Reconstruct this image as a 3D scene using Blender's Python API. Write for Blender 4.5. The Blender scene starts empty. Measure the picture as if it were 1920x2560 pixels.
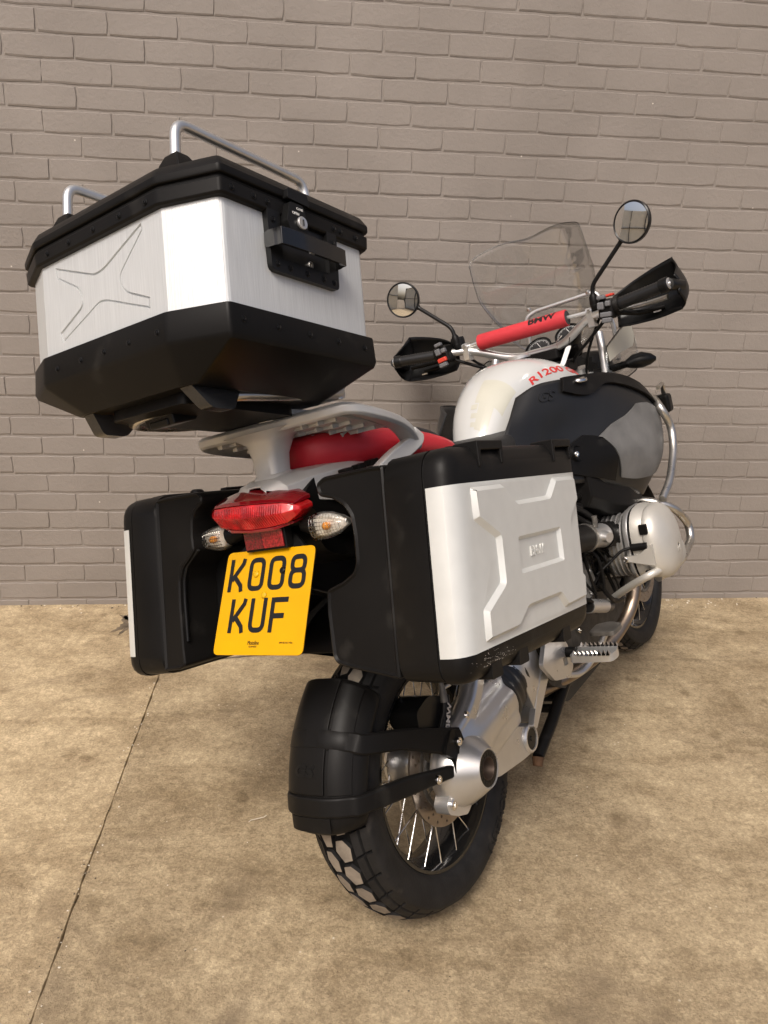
import bpy, bmesh, math, random
from mathutils import Vector, Matrix
from mathutils.geometry import tessellate_polygon
random.seed(7)
R = math.radians
scene = bpy.context.scene
col = scene.collection

# ---------------------------------------------------------------- camera
CAM_H = 1.4293
cam_d = bpy.data.cameras.new('camera')
cam = bpy.data.objects.new('camera', cam_d)
col.objects.link(cam)
_r = Vector((0.9993506, 0.0114112, 0.0341791))
_d = Vector((0.0360337, -0.3164769, -0.9479156))
_f = Vector((0.0, 0.9485316, -0.3166826))
_m = Matrix((( _r.x, -_d.x, -_f.x, 0), (_r.y, -_d.y, -_f.y, 0), (_r.z, -_d.z, -_f.z, CAM_H), (0, 0, 0, 1)))
cam.matrix_world = _m
cam_d.sensor_fit = 'HORIZONTAL'
cam_d.sensor_width = 36.0
cam_d.lens = 2000.26 / 1920 * 36.0
cam_d.clip_start = 0.05
cam_d.clip_end = 500
scene.camera = cam

# ---------------------------------------------------------------- world, sun, exposure
SUN_EL, SUN_AZ = R(52), R(201)      # azimuth clockwise from +Y: behind the camera, to the left
world = bpy.data.worlds.new('World')
scene.world = world
world.use_nodes = True
wn = world.node_tree
bg = wn.nodes['Background']
sky = wn.nodes.new('ShaderNodeTexSky')
sky.sky_type = 'NISHITA'
sky.sun_disc = False
sky.sun_elevation = SUN_EL
sky.sun_rotation = SUN_AZ
sky.altitude = 0
sky.air_density = 0.6
sky.dust_density = 7.0
sky.ozone_density = 0.4
wn.links.new(sky.outputs[0], bg.inputs[0])
bg.inputs[1].default_value = 0.13
sun_d = bpy.data.lights.new('sun', 'SUN')
sun_d.energy = 1.5
sun_d.angle = R(18)
sun_d.color = (1.0, 0.965, 0.91)
sun = bpy.data.objects.new('sun', sun_d)
col.objects.link(sun)
sdir = Vector((math.sin(SUN_AZ) * math.cos(SUN_EL), math.cos(SUN_AZ) * math.cos(SUN_EL), math.sin(SUN_EL)))
sun.rotation_euler = sdir.to_track_quat('Z', 'Y').to_euler()
sun.location = (0, 0, 8)
scene.view_settings.view_transform = 'Standard'
scene.view_settings.look = 'None'
scene.view_settings.gamma = 1.0
scene.view_settings.use_curve_mapping = False
scene.view_settings.exposure = 0.30
scene.render.engine = 'CYCLES'
scene.cycles.max_bounces = 10
scene.cycles.transparent_max_bounces = 16

# ---------------------------------------------------------------- materials
MATS = {}
def mat(name, base, rough=0.5, metal=0.0, var=0.0, vscale=8.0, bump=0.0, bscale=60.0, stretch=(1, 1, 1),
        coat=0.0, spec=0.5, rvar=0.0, trans=0.0, ior=1.45, dirt=None, emit=None):
    if name in MATS: return MATS[name]
    m = bpy.data.materials.new(name); m.use_nodes = True
    nt = m.node_tree; N = nt.nodes; L = nt.links
    b = N['Principled BSDF']
    b.inputs['Base Color'].default_value = (*base, 1)
    b.inputs['Roughness'].default_value = rough
    b.inputs['Metallic'].default_value = metal
    b.inputs['Specular IOR Level'].default_value = spec
    b.inputs['Coat Weight'].default_value = coat
    b.inputs['Coat Roughness'].default_value = 0.06
    b.inputs['Transmission Weight'].default_value = trans
    b.inputs['IOR'].default_value = ior
    tc = N.new('ShaderNodeTexCoord')
    mp = N.new('ShaderNodeMapping'); mp.inputs['Scale'].default_value = stretch
    L.new(tc.outputs['Object'], mp.inputs['Vector'])
    if var > 0 or rvar > 0:
        n = N.new('ShaderNodeTexNoise'); n.inputs['Scale'].default_value = vscale; n.inputs['Detail'].default_value = 6
        L.new(mp.outputs[0], n.inputs['Vector'])
        if var > 0:
            cr = N.new('ShaderNodeValToRGB')
            cr.color_ramp.elements[0].position = 0.3; cr.color_ramp.elements[1].position = 0.7
            cr.color_ramp.elements[0].color = (*[c * (1 - var) for c in base], 1)
            cr.color_ramp.elements[1].color = (*[min(1, c * (1 + var)) for c in base], 1)
            L.new(n.outputs['Fac'], cr.inputs[0])
            src = cr.outputs[0]
            if dirt:
                n2 = N.new('ShaderNodeTexNoise'); n2.inputs['Scale'].default_value = dirt[1]; n2.inputs['Detail'].default_value = 8
                L.new(tc.outputs['Object'], n2.inputs['Vector'])
                r2 = N.new('ShaderNodeValToRGB'); r2.color_ramp.elements[0].position = dirt[2]; r2.color_ramp.elements[1].position = dirt[2] + 0.2
                mx = N.new('ShaderNodeMixRGB'); mx.inputs[2].default_value = (*dirt[0], 1)
                L.new(n2.outputs['Fac'], r2.inputs[0]); L.new(r2.outputs[0], mx.inputs[0]); L.new(src, mx.inputs[1]); src = mx.outputs[0]
            L.new(src, b.inputs['Base Color'])
        if rvar > 0:
            mr = N.new('ShaderNodeMapRange')
            mr.inputs['To Min'].default_value = max(0.02, rough - rvar); mr.inputs['To Max'].default_value = min(1, rough + rvar)
            L.new(n.outputs['Fac'], mr.inputs['Value']); L.new(mr.outputs[0], b.inputs['Roughness'])
    if bump > 0:
        n3 = N.new('ShaderNodeTexNoise'); n3.inputs['Scale'].default_value = bscale; n3.inputs['Detail'].default_value = 5
        L.new(mp.outputs[0], n3.inputs['Vector'])
        bp = N.new('ShaderNodeBump'); bp.inputs['Strength'].default_value = bump; bp.inputs['Distance'].default_value = 0.002
        L.new(n3.outputs['Fac'], bp.inputs['Height']); L.new(bp.outputs[0], b.inputs['Normal'])
    if emit:
        b.inputs['Emission Color'].default_value = (*emit[0], 1); b.inputs['Emission Strength'].default_value = emit[1]
    MATS[name] = m
    return m

BLACK = mat('black_plastic', (0.0075, 0.0070, 0.0066), 0.40, var=0.25, vscale=5, bump=0.08, bscale=900, rvar=0.08, spec=0.15, dirt=((0.030, 0.028, 0.025), 11, 0.60))
BLACK2 = mat('satin_black_plastic', (0.0068, 0.0068, 0.0068), 0.30, var=0.2, vscale=6, bump=0.04, bscale=600, rvar=0.07, spec=0.28)
BLACKT = mat('textured_black_plastic', (0.011, 0.011, 0.0112), 0.36, var=0.2, vscale=7, bump=0.12, bscale=500, rvar=0.06, spec=0.5)
GREYT = mat('scuffed_grey_plastic', (0.125, 0.124, 0.12), 0.5, var=0.25, vscale=14, bump=0.45, bscale=420, rvar=0.1)
GLOSSB = mat('gloss_black', (0.008, 0.008, 0.008), 0.16, coat=0.3, rvar=0.05, vscale=9)
DARK = mat('dark_parts', (0.012, 0.012, 0.012), 0.55, var=0.5, vscale=25, bump=0.2, bscale=80)
RUBBER = mat('rubber', (0.0125, 0.0118, 0.0115), 0.62, var=0.3, vscale=30, bump=0.25, bscale=220, spec=0.3, dirt=((0.05, 0.042, 0.034), 18, 0.62))
GROOVE = mat('groove_rubber', (0.006, 0.006, 0.006), 0.8, spec=0.15)
DUSTY = mat('dusty_rubber', (0.22, 0.185, 0.145), 0.85, var=0.25, vscale=40, bump=0.3, bscale=300)
ALU = mat('brushed_aluminium', (0.575, 0.59, 0.588), 0.46, 0.36, var=0.09, vscale=1, stretch=(650, 650, 11), bump=0.25, bscale=1.0, rvar=0.1)
SILVER = mat('silver_lid_paint', (0.60, 0.605, 0.575), 0.38, 0.25, var=0.03, vscale=30, bump=0.03, bscale=800, rvar=0.04)
CAST = mat('cast_silver', (0.60, 0.595, 0.58), 0.30, 0.75, var=0.06, vscale=18, bump=0.1, bscale=500, rvar=0.08)
CASTD = mat('weathered_alloy', (0.15, 0.14, 0.125), 0.5, 0.6, var=0.3, vscale=30, bump=0.25, bscale=150, rvar=0.12)
FRAMEP = mat('rack_silver_paint', (0.58, 0.57, 0.54), 0.40, 0.3, var=0.05, vscale=14, bump=0.06, bscale=600, rvar=0.06)
STEEL = mat('brushed_steel_tube', (0.55, 0.53, 0.49), 0.30, 0.95, var=0.15, vscale=22, rvar=0.1, bump=0.05, bscale=200)
TUBE = mat('satin_alloy_tube', (0.68, 0.675, 0.655), 0.33, 0.85, var=0.06, vscale=20, rvar=0.07)
CHROME = mat('chrome', (0.75, 0.74, 0.72), 0.1, 1.0, rvar=0.05, vscale=12)
HEADER = mat('heat_stained_pipe', (0.27, 0.215, 0.165), 0.32, 0.95, var=0.35, vscale=14, rvar=0.1)
GUARD = mat('cream_silver_guard', (0.56, 0.54, 0.49), 0.42, 0.45, var=0.06, vscale=12, bump=0.08, bscale=400, rvar=0.06)
WHITE = mat('white_tank_paint', (0.52, 0.525, 0.51), 0.16, coat=0.6, var=0.015, vscale=4)
FILM = mat('clear_film_cream', (0.50, 0.49, 0.415), 0.22, coat=0.3, var=0.03, vscale=12)
REDV = mat('red_vinyl', (0.52, 0.022, 0.034), 0.42, var=0.12, vscale=12, bump=0.2, bscale=700, rvar=0.06)
SEATB = mat('black_vinyl', (0.02, 0.02, 0.02), 0.5, var=0.2, vscale=14, bump=0.35, bscale=600)
REDPAD = mat('red_pad_fabric', (0.50, 0.03, 0.04), 0.6, var=0.08, vscale=20, bump=0.2, bscale=900)
REDINK = mat('red_lettering', (0.60, 0.045, 0.04), 0.35)
BLACKINK = mat('black_lettering', (0.01, 0.01, 0.009), 0.3)
YELLOW = mat('yellow_plate', (0.65, 0.335, 0.001), 0.32, coat=0.12, spec=0.25, var=0.05, vscale=14)
YSCREW = mat('yellow_cap', (0.62, 0.36, 0.004), 0.35)
REDLENS = mat('red_lens', (0.50, 0.010, 0.012), 0.16, coat=1.0, var=0.55, vscale=40, spec=0.6, bump=0.5, bscale=130)
REDDK = mat('dark_red_lens', (0.20, 0.004, 0.008), 0.06, coat=1.0)
REFLECT = mat('red_reflector', (0.26, 0.008, 0.012), 0.22, coat=0.6, var=0.6, vscale=220, bump=0.6, bscale=300)
AMBER = mat('amber_bulb', (0.75, 0.28, 0.02), 0.2, coat=0.5)
SWITCHG = mat('grey_switch', (0.13, 0.13, 0.135), 0.5)
REDSW = mat('red_switch', (0.55, 0.05, 0.03), 0.4)
GOLD = mat('brass_coloured_spring', (0.33, 0.22, 0.05), 0.4, 0.7, var=0.2, vscale=20)
MIRROR = mat('mirror_glass', (0.88, 0.88, 0.86), 0.015, 1.0)
SILVERIN = mat('lamp_reflector', (0.86, 0.84, 0.80), 0.28, 0.45, bump=1.0, bscale=190)
TAG = mat('white_tag', (0.72, 0.72, 0.70), 0.4)

def clear_mat(name, tint, fac, rough=0.03):
    m = bpy.data.materials.new(name); m.use_nodes = True
    nt = m.node_tree; N = nt.nodes; L = nt.links
    for n in list(N):
        if n.type != 'OUTPUT_MATERIAL': N.remove(n)
    out = [n for n in N if n.type == 'OUTPUT_MATERIAL'][0]
    t = N.new('ShaderNodeBsdfTransparent'); t.inputs[0].default_value = (*tint, 1)
    g = N.new('ShaderNodeBsdfGlossy'); g.inputs['Roughness'].default_value = rough
    fr = N.new('ShaderNodeFresnel'); fr.inputs[0].default_value = 1.49
    mth = N.new('ShaderNodeMath'); mth.operation = 'MULTIPLY'; mth.inputs[1].default_value = fac
    L.new(fr.outputs[0], mth.inputs[0])
    mx = N.new('ShaderNodeMixShader')
    L.new(mth.outputs[0], mx.inputs[0]); L.new(t.outputs[0], mx.inputs[1]); L.new(g.outputs[0], mx.inputs[2])
    L.new(mx.outputs[0], out.inputs[0])
    MATS[name] = m
    return m
CLEAR = clear_mat('clear_screen', (0.985, 0.988, 0.985), 0.6)
LENS = clear_mat('clear_lens', (0.985, 0.98, 0.96), 0.9, 0.05)

# ---------------------------------------------------------------- mesh helpers
def tag(o, label=None, cat=None, group=None, kind=None):
    if label: o['label'] = label
    if cat: o['category'] = cat
    if group: o['group'] = group
    if kind: o['kind'] = kind
    return o

def empty(name, mtx=None):
    o = bpy.data.objects.new(name, None); col.objects.link(o)
    o.empty_display_size = 0.1
    if mtx is not None: o.matrix_world = mtx
    return o

def link(name, me, parent=None, mats=()):
    o = bpy.data.objects.new(name, me); col.objects.link(o)
    for m in mats: me.materials.append(m)
    if parent is not None: o.parent = parent
    return o

class MB:
    def __init__(s): s.v = []; s.f = []; s.mi = []
    def add(s, vs, fs, mi=0):
        k = len(s.v); s.v += [tuple(q) for q in vs]
        for f in fs: s.f.append([i + k for i in f]); s.mi.append(mi)
        return s
    def rings(s, rings, close=True, cap0=True, cap1=True, mi=0):
        n = len(rings[0]); vs = [q for r in rings for q in r]; fs = []
        for a in range(len(rings) - 1):
            for i in range(n if close else n - 1):
                j = (i + 1) % n
                fs.append([a * n + i, a * n + j, (a + 1) * n + j, (a + 1) * n + i])
        if close and cap0: fs.append(list(range(n))[::-1])
        if close and cap1: fs.append([(len(rings) - 1) * n + i for i in range(n)])
        return s.add(vs, fs, mi)
    def box(s, c, d, rot=None, mi=0):
        c = Vector(c); h = Vector(d) / 2
        vs = []
        for x in (-1, 1):
            for y in (-1, 1):
                for z in (-1, 1):
                    q = Vector((x * h.x, y * h.y, z * h.z))
                    if rot is not None: q = rot @ q
                    vs.append(c + q)
        return s.add(vs, [[0, 1, 3, 2], [4, 6, 7, 5], [0, 4, 5, 1], [2, 3, 7, 6], [0, 2, 6, 4], [1, 5, 7, 3]], mi)
    def tube(s, pts, r, n=12, cap=True, mi=0):
        pts = [Vector(q) for q in pts]
        rr = r if isinstance(r, (list, tuple)) else [r] * len(pts)
        tans = []
        for i in range(len(pts)):
            a = pts[max(0, i - 1)]; b = pts[min(len(pts) - 1, i + 1)]
            tans.append((b - a).normalized())
        up = Vector((0, 0, 1)) if abs(tans[0].z) < 0.9 else Vector((1, 0, 0))
        nn = tans[0].cross(up).normalized()
        rings = []
        for i, q in enumerate(pts):
            nn = (nn - tans[i] * nn.dot(tans[i])).normalized()
            bb = tans[i].cross(nn)
            rings.append([q + (nn * math.cos(2 * math.pi * k / n) + bb * math.sin(2 * math.pi * k / n)) * rr[i] for k in range(n)])
        return s.rings(rings, True, cap, cap, mi)
    def lathe(s, prof, c, axis='y', n=48, mi=0, closed=False, a0=0.0, a1=None):
        """prof: list of (along, radius)"""
        c = Vector(c); rings = []
        full = a1 is None
        m = n if full else n + 1
        for k in range(m):
            a = a0 + (2 * math.pi * k / n if full else (a1 - a0) * k / n)
            ca, sa = math.cos(a), math.sin(a)
            ring = []
            for (t, r) in prof:
                if axis == 'y': ring.append(c + Vector((r * ca, t, r * sa)))
                elif axis == 'x': ring.append(c + Vector((t, r * ca, r * sa)))
                else: ring.append(c + Vector((r * ca, r * sa, t)))
            rings.append(ring)
        P = len(prof); vs = [q for r in rings for q in r]; fs = []
        for k in range(m if full else m - 1):
            k2 = (k + 1) % m
            for i in range(P if closed else P - 1):
                j = (i + 1) % P
                fs.append([k * P + i, k2 * P + i, k2 * P + j, k * P + j])
        return s.add(vs, fs, mi)
    def build(s, name, mats, parent=None, smooth=35, bevel=0.0, seg=2, sub=0, solid=0.0, solid_off=0, recalc=True, xf=None):
        me = bpy.data.meshes.new(name)
        vs = s.v if xf is None else [tuple(xf(Vector(q))) for q in s.v]
        me.from_pydata(vs, [], s.f)
        if not isinstance(mats, (list, tuple)): mats = [mats]
        o = link(name, me, parent, mats)
        if len(mats) > 1: me.polygons.foreach_set('material_index', s.mi)
        bm = bmesh.new(); bm.from_mesh(me)
        bmesh.ops.remove_doubles(bm, verts=bm.verts, dist=1e-6)
        if recalc: bmesh.ops.recalc_face_normals(bm, faces=bm.faces)
        bm.to_mesh(me); bm.free()
        if smooth:
            me.polygons.foreach_set('use_smooth', [True] * len(me.polygons))
            me.set_sharp_from_angle(angle=R(smooth))
        if solid:
            md = o.modifiers.new('solid', 'SOLIDIFY'); md.thickness = solid; md.offset = solid_off
        if bevel:
            md = o.modifiers.new('bevel', 'BEVEL'); md.width = bevel; md.segments = seg; md.limit_method = 'ANGLE'; md.angle_limit = R(32)
            md.harden_normals = True
        if sub:
            md = o.modifiers.new('sub', 'SUBSURF'); md.levels = sub; md.render_levels = sub
        return o

def V(*a): return Vector(a)
def catmull(pts, n=8, closed=False):
    P = [Vector(q) for q in pts]; out = []
    m = len(P)
    for i in range(m if closed else m - 1):
        p1, p2 = P[i], P[(i + 1) % m]
        p0 = P[(i - 1) % m] if closed or i > 0 else p1 * 2 - p2
        p3 = P[(i + 2) % m] if closed or i < m - 2 else p2 * 2 - p1
        for k in range(n):
            t = k / n
            out.append(0.5 * ((2 * p1) + (p2 - p0) * t + (2 * p0 - 5 * p1 + 4 * p2 - p3) * t * t + (3 * p1 - p0 - 3 * p2 + p3) * t ** 3))
    if not closed: out.append(P[-1])
    return out
def bend(pts, rad=0.03, n=5):
    """polyline with rounded corners"""
    P = [Vector(q) for q in pts]; out = [P[0]]
    for i in range(1, len(P) - 1):
        a, b, c = P[i - 1], P[i], P[i + 1]
        d1 = (a - b); d2 = (c - b)
        r = min(rad, d1.length * 0.45, d2.length * 0.45)
        s, e = b + d1.normalized() * r, b + d2.normalized() * r
        for k in range(n + 1):
            t = k / n
            out.append(s * (1 - t) ** 2 + b * 2 * t * (1 - t) + e * t * t)
    out.append(P[-1])
    return out
def off_poly(poly, d):
    """offset closed 2D polygon; positive = to the left of travel (inward for CCW)"""
    n = len(poly); out = []
    for i in range(n):
        p0, p1, p2 = Vector(poly[i - 1]), Vector(poly[i]), Vector(poly[(i + 1) % n])
        a = (p1 - p0).normalized(); b = (p2 - p1).normalized()
        na = Vector((-a.y, a.x)); nb = Vector((-b.y, b.x))
        k = na + nb
        den = max(0.25, 1 + na.dot(nb))
        out.append(tuple(p1 + k * (d / den)))
    return out
def area(poly): return sum(poly[i - 1][0] * q[1] - q[0] * poly[i - 1][1] for i, q in enumerate(poly)) / 2
def ccw(poly): return list(poly) if area(poly) > 0 else list(poly)[::-1]
def round_poly(poly, r, n=4):
    P = [Vector((*q, 0)) for q in poly]; out = []
    m = len(P)
    for i in range(m):
        a, b, c = P[i - 1], P[i], P[(i + 1) % m]
        rr = r[i] if isinstance(r, (list, tuple)) else r
        d1, d2 = a - b, c - b
        rr = min(rr, d1.length * 0.45, d2.length * 0.45)
        if rr < 1e-6: out.append((b.x, b.y)); continue
        s, e = b + d1.normalized() * rr, b + d2.normalized() * rr
        for k in range(n + 1):
            t = k / n; q = s * (1 - t) ** 2 + b * 2 * t * (1 - t) + e * t * t
            out.append((q.x, q.y))
    return out
def fill(mb, outer, holes, fn, h, mi=0):
    loops = [outer] + list(holes)
    tri = tessellate_polygon([[Vector((q[0], q[1], 0)) for q in l] for l in loops])
    flat = [q for l in loops for q in l]
    mb.add([fn(q[0], q[1], h) for q in flat], [list(t) for t in tri], mi)
def relief(mb, outer, feats, fn, h=0.0, mi=0):
    """flat face 'outer' at height h with features (poly, inset, dh, subfeatures) pressed in or out"""
    fill(mb, outer, [f[0] for f in feats], fn, h, mi)
    for poly, inset, dh, sub in feats:
        top = off_poly(poly, inset); n = len(poly)
        mb.add([fn(q[0], q[1], h) for q in poly] + [fn(q[0], q[1], h + dh) for q in top],
               [[i, (i + 1) % n, n + (i + 1) % n, n + i] for i in range(n)], mi)
        relief(mb, top, sub, fn, h + dh, mi)
def prism(mb, poly, fn, h0, h1, mi=0, holes=()):
    """closed extrusion of 2D polygon via fn(a,b,h)"""
    for l in [poly] + list(holes):
        n = len(l)
        mb.add([fn(q[0], q[1], h0) for q in l] + [fn(q[0], q[1], h1) for q in l],
               [[i, (i + 1) % n, n + (i + 1) % n, n + i] for i in range(n)], mi)
    fill(mb, poly, holes, fn, h0, mi); fill(mb, poly, holes, fn, h1, mi)
    return mb
def surf(grid, nu, nv):
    """catmull-rom patch through a grid [col][row] -> dense grid function list"""
    cols = [catmull(c, nv) for c in grid]
    rows = list(zip(*cols))
    rows = [catmull(list(r), nu) for r in rows]
    return [list(c) for c in zip(*rows)]     # [u][v]
def patch(mb, g, mi=0):
    nu, nv = len(g), len(g[0])
    mb.add([q for c in g for q in c], [[i * nv + j, (i + 1) * nv + j, (i + 1) * nv + j + 1, i * nv + j + 1] for i in range(nu - 1) for j in range(nv - 1)], mi)
    return mb
def subsurf_patch(g, u0, u1, v0, v1, off, nu, nv):
    """resample part of dense grid g (fractions) and push outward along its normal"""
    U, W = len(g) - 1, len(g[0]) - 1
    def ev(u, v):
        x = min(max(u, 0), 1) * U; y = min(max(v, 0), 1) * W
        i = min(int(x), U - 1); j = min(int(y), W - 1); a = x - i; b = y - j
        return (g[i][j] * (1 - a) + g[i + 1][j] * a) * (1 - b) + (g[i][j + 1] * (1 - a) + g[i + 1][j + 1] * a) * b
    out = []
    for i in range(nu + 1):
        c = []
        for j in range(nv + 1):
            u = u0 + (u1 - u0) * i / nu; v = v0 + (v1 - v0) * j / nv
            e = 0.02
            n = (ev(u + e, v) - ev(u - e, v)).cross(ev(u, v + e) - ev(u, v - e))
            n.normalize()
            c.append(ev(u, v) + n * off)
        out.append(c)
    return out
def text2d(s, size, bold=0.0, shear=0.0, cuts=0):
    cu = bpy.data.curves.new('t', 'FONT'); cu.body = s; cu.size = size; cu.offset = bold; cu.shear = shear
    cu.align_x = 'CENTER'; cu.align_y = 'CENTER'; cu.resolution_u = 4
    o = bpy.data.objects.new('t', cu); col.objects.link(o)
    dg = bpy.context.evaluated_depsgraph_get()
    me = bpy.data.meshes.new_from_object(o.evaluated_get(dg))
    if cuts:
        bm = bmesh.new(); bm.from_mesh(me); bmesh.ops.triangulate(bm, faces=bm.faces)
        for _ in range(cuts):
            bmesh.ops.subdivide_edges(bm, edges=[e for e in bm.edges if e.calc_length() > 0.0025], cuts=1, use_grid_fill=True)
            bmesh.ops.triangulate(bm, faces=bm.faces)
        bm.to_mesh(me); bm.free()
    vs = [(q.co.x, q.co.y) for q in me.vertices]; fs = [list(f.vertices) for f in me.polygons]
    bpy.data.objects.remove(o); bpy.data.curves.remove(cu); bpy.data.meshes.remove(me)
    return vs, fs
def put_text(name, s, size, fn, material, parent, bold=0.0, sx=1.0, shear=0.0, thick=0.0006, cuts=0):
    vs, fs = text2d(s, size, bold, shear, cuts)
    mb = MB(); mb.add([fn(a * sx, b) for a, b in vs], fs)
    return mb.build(name, material, parent, smooth=0, solid=thick, solid_off=0)
def ribbon(mb, pts, w, fn, h, closed=False, mi=0):
    P = [Vector(q) for q in pts]; n = len(P); L_, R_ = [], []
    for i in range(n):
        a = P[i - 1] if (i > 0 or closed) else None; b = P[i]; c = P[(i + 1) % n] if (i < n - 1 or closed) else None
        if a is None: d = (c - b).normalized(); nn = Vector((-d.y, d.x)); k = nn
        elif c is None: d = (b - a).normalized(); k = Vector((-d.y, d.x))
        else:
            d1 = (b - a).normalized(); d2 = (c - b).normalized()
            n1 = Vector((-d1.y, d1.x)); n2 = Vector((-d2.y, d2.x)); k = (n1 + n2) / max(0.4, 1 + n1.dot(n2))
        L_.append(b + k * w / 2); R_.append(b - k * w / 2)
    m = n if closed else n - 1
    mb.add([fn(q.x, q.y, h) for q in L_] + [fn(q.x, q.y, h) for q in R_], [[i, (i + 1) % n, n + (i + 1) % n, n + i] for i in range(m)], mi)
def dup(src, parent, mtx=None):
    o = src.copy(); col.objects.link(o); o.parent = parent
    if mtx is not None: o.matrix_local = mtx
    return o
def aim(p, d, roll=0):
    """matrix placing local +Z along d at p"""
    q = Vector(d).to_track_quat('Z', 'Y')
    return Matrix.Translation(Vector(p)) @ q.to_matrix().to_4x4()

# ---------------------------------------------------------------- ground
def ground_mat(k=1.0, name='worn_concrete'):
    m = bpy.data.materials.new(name); m.use_nodes = True
    nt = m.node_tree; N = nt.nodes; L = nt.links; b = N['Principled BSDF']
    tc = N.new('ShaderNodeTexCoord')
    def noise(sc, det=8, rough=0.6, dist=0.0):
        n = N.new('ShaderNodeTexNoise'); n.inputs['Scale'].default_value = sc; n.inputs['Detail'].default_value = det
        n.inputs['Roughness'].default_value = rough; n.inputs['Distortion'].default_value = dist
        L.new(tc.outputs['Object'], n.inputs['Vector']); return n
    def ramp(src, a, b_, ca, cb):
        r = N.new('ShaderNodeValToRGB'); r.color_ramp.elements[0].position = a; r.color_ramp.elements[1].position = b_
        r.color_ramp.elements[0].color = (*ca, 1); r.color_ramp.elements[1].color = (*cb, 1)
        L.new(src, r.inputs[0]); return r
    def mix(f, a, b_, mode='MIX'):
        x = N.new('ShaderNodeMixRGB'); x.blend_type = mode
        if isinstance(f, float): x.inputs[0].default_value = f
        else: L.new(f, x.inputs[0])
        L.new(a, x.inputs[1]); L.new(b_, x.inputs[2]); return x
    big = noise(1.6, 6, 0.65, 0.6); mid = noise(7, 8, 0.7, 0.4); fine = noise(38, 9, 0.78); grit = noise(260, 3, 0.6); speck = noise(140, 2, 0.5)
    c1 = ramp(big.outputs['Fac'], 0.40, 0.62, (0.265, 0.200, 0.118), (0.49, 0.392, 0.248))
    c2 = ramp(mid.outputs['Fac'], 0.32, 0.68, (0.215, 0.160, 0.095), (0.53, 0.435, 0.290))
    m1 = mix(0.5, c1.outputs[0], c2.outputs[0])
    c3 = ramp(fine.outputs['Fac'], 0.3, 0.72, (0.55, 0.53, 0.50), (1.30, 1.30, 1.30))
    m2 = mix(0.8, m1.outputs[0], c3.outputs[0], 'MULTIPLY')
    c5 = ramp(speck.outputs['Fac'], 0.36, 0.62, (0.55, 0.53, 0.5), (1.2, 1.2, 1.2))
    m2 = mix(0.2, m2.outputs[0], c5.outputs[0], 'MULTIPLY')
    mp = N.new('ShaderNodeMapping'); mp.inputs['Scale'].default_value = (11, 15, 1); mp.inputs['Rotation'].default_value = (0, 0, 0.9)
    L.new(tc.outputs['Object'], mp.inputs['Vector'])
    sn = N.new('ShaderNodeTexNoise'); sn.inputs['Scale'].default_value = 1.0; sn.inputs['Detail'].default_value = 7; sn.inputs['Distortion'].default_value = 2.4; sn.inputs['Roughness'].default_value = 0.72
    L.new(mp.outputs[0], sn.inputs['Vector'])
    c6 = ramp(sn.outputs['Fac'], 0.34, 0.66, (0.66, 0.63, 0.59), (1.24, 1.24, 1.24))
    m2 = mix(0.32, m2.outputs[0], c6.outputs[0], 'MULTIPLY')
    vg = N.new('ShaderNodeTexVoronoi'); vg.inputs['Scale'].default_value = 210; L.new(tc.outputs['Object'], vg.inputs['Vector'])
    sx_ = N.new('ShaderNodeSeparateColor'); L.new(vg.outputs['Color'], sx_.inputs[0])
    c7 = ramp(sx_.outputs[0], 0.05, 0.95, (0.62, 0.60, 0.57), (1.30, 1.30, 1.28))
    m2 = mix(0.45, m2.outputs[0], c7.outputs[0], 'MULTIPLY')
    # pale chips and dark spots
    vo = N.new('ShaderNodeTexVoronoi'); vo.inputs['Scale'].default_value = 34; L.new(tc.outputs['Object'], vo.inputs['Vector'])
    sp = ramp(vo.outputs['Distance'], 0.05, 0.13, (1, 1, 1), (0, 0, 0))
    gate = ramp(noise(5, 4).outputs['Fac'], 0.55, 0.66, (0, 0, 0), (1, 1, 1))
    g2 = mix(1.0, sp.outputs[0], gate.outputs[0], 'MULTIPLY')
    pale = N.new('ShaderNodeRGB'); pale.outputs[0].default_value = (0.66, 0.58, 0.45, 1)
    m3 = mix(g2.outputs[0], m2.outputs[0], pale.outputs[0])
    st = ramp(noise(2.7, 5, 0.6, 0.8).outputs['Fac'], 0.58, 0.72, (0, 0, 0), (0.75, 0.75, 0.75))
    dk = N.new('ShaderNodeRGB'); dk.outputs[0].default_value = (0.165, 0.122, 0.076, 1)
    m4 = mix(st.outputs[0], m3.outputs[0], dk.outputs[0])
    mp2 = N.new('ShaderNodeMapping'); mp2.inputs['Scale'].default_value = (1.1, 3.4, 1); mp2.inputs['Rotation'].default_value = (0, 0, -0.12)
    L.new(tc.outputs['Object'], mp2.inputs['Vector'])
    bn = N.new('ShaderNodeTexNoise'); bn.inputs['Scale'].default_value = 1.3; bn.inputs['Detail'].default_value = 10; bn.inputs['Roughness'].default_value = 0.68; bn.inputs['Distortion'].default_value = 0.5
    L.new(mp2.outputs[0], bn.inputs['Vector'])
    bs = ramp(bn.outputs['Fac'], 0.50, 0.66, (1, 1, 1), (0.66, 0.63, 0.59))
    m5 = mix(1.0, m4.outputs[0], bs.outputs[0], 'MULTIPLY')
    dv = N.new('ShaderNodeTexVoronoi'); dv.inputs['Scale'].default_value = 5.5; dv.inputs['Randomness'].default_value = 1.0
    wv = N.new('ShaderNodeVectorMath'); wv.operation = 'MULTIPLY_ADD'; wv.inputs[1].default_value = (0.10, 0.10, 0.10)
    L.new(mid.outputs['Color'], wv.inputs[0]); L.new(tc.outputs['Object'], wv.inputs[2]); L.new(wv.outputs[0], dv.inputs['Vector'])
    ds = ramp(dv.outputs['Distance'], 0.07, 0.16, (0.60, 0.57, 0.53), (1, 1, 1))
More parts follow.
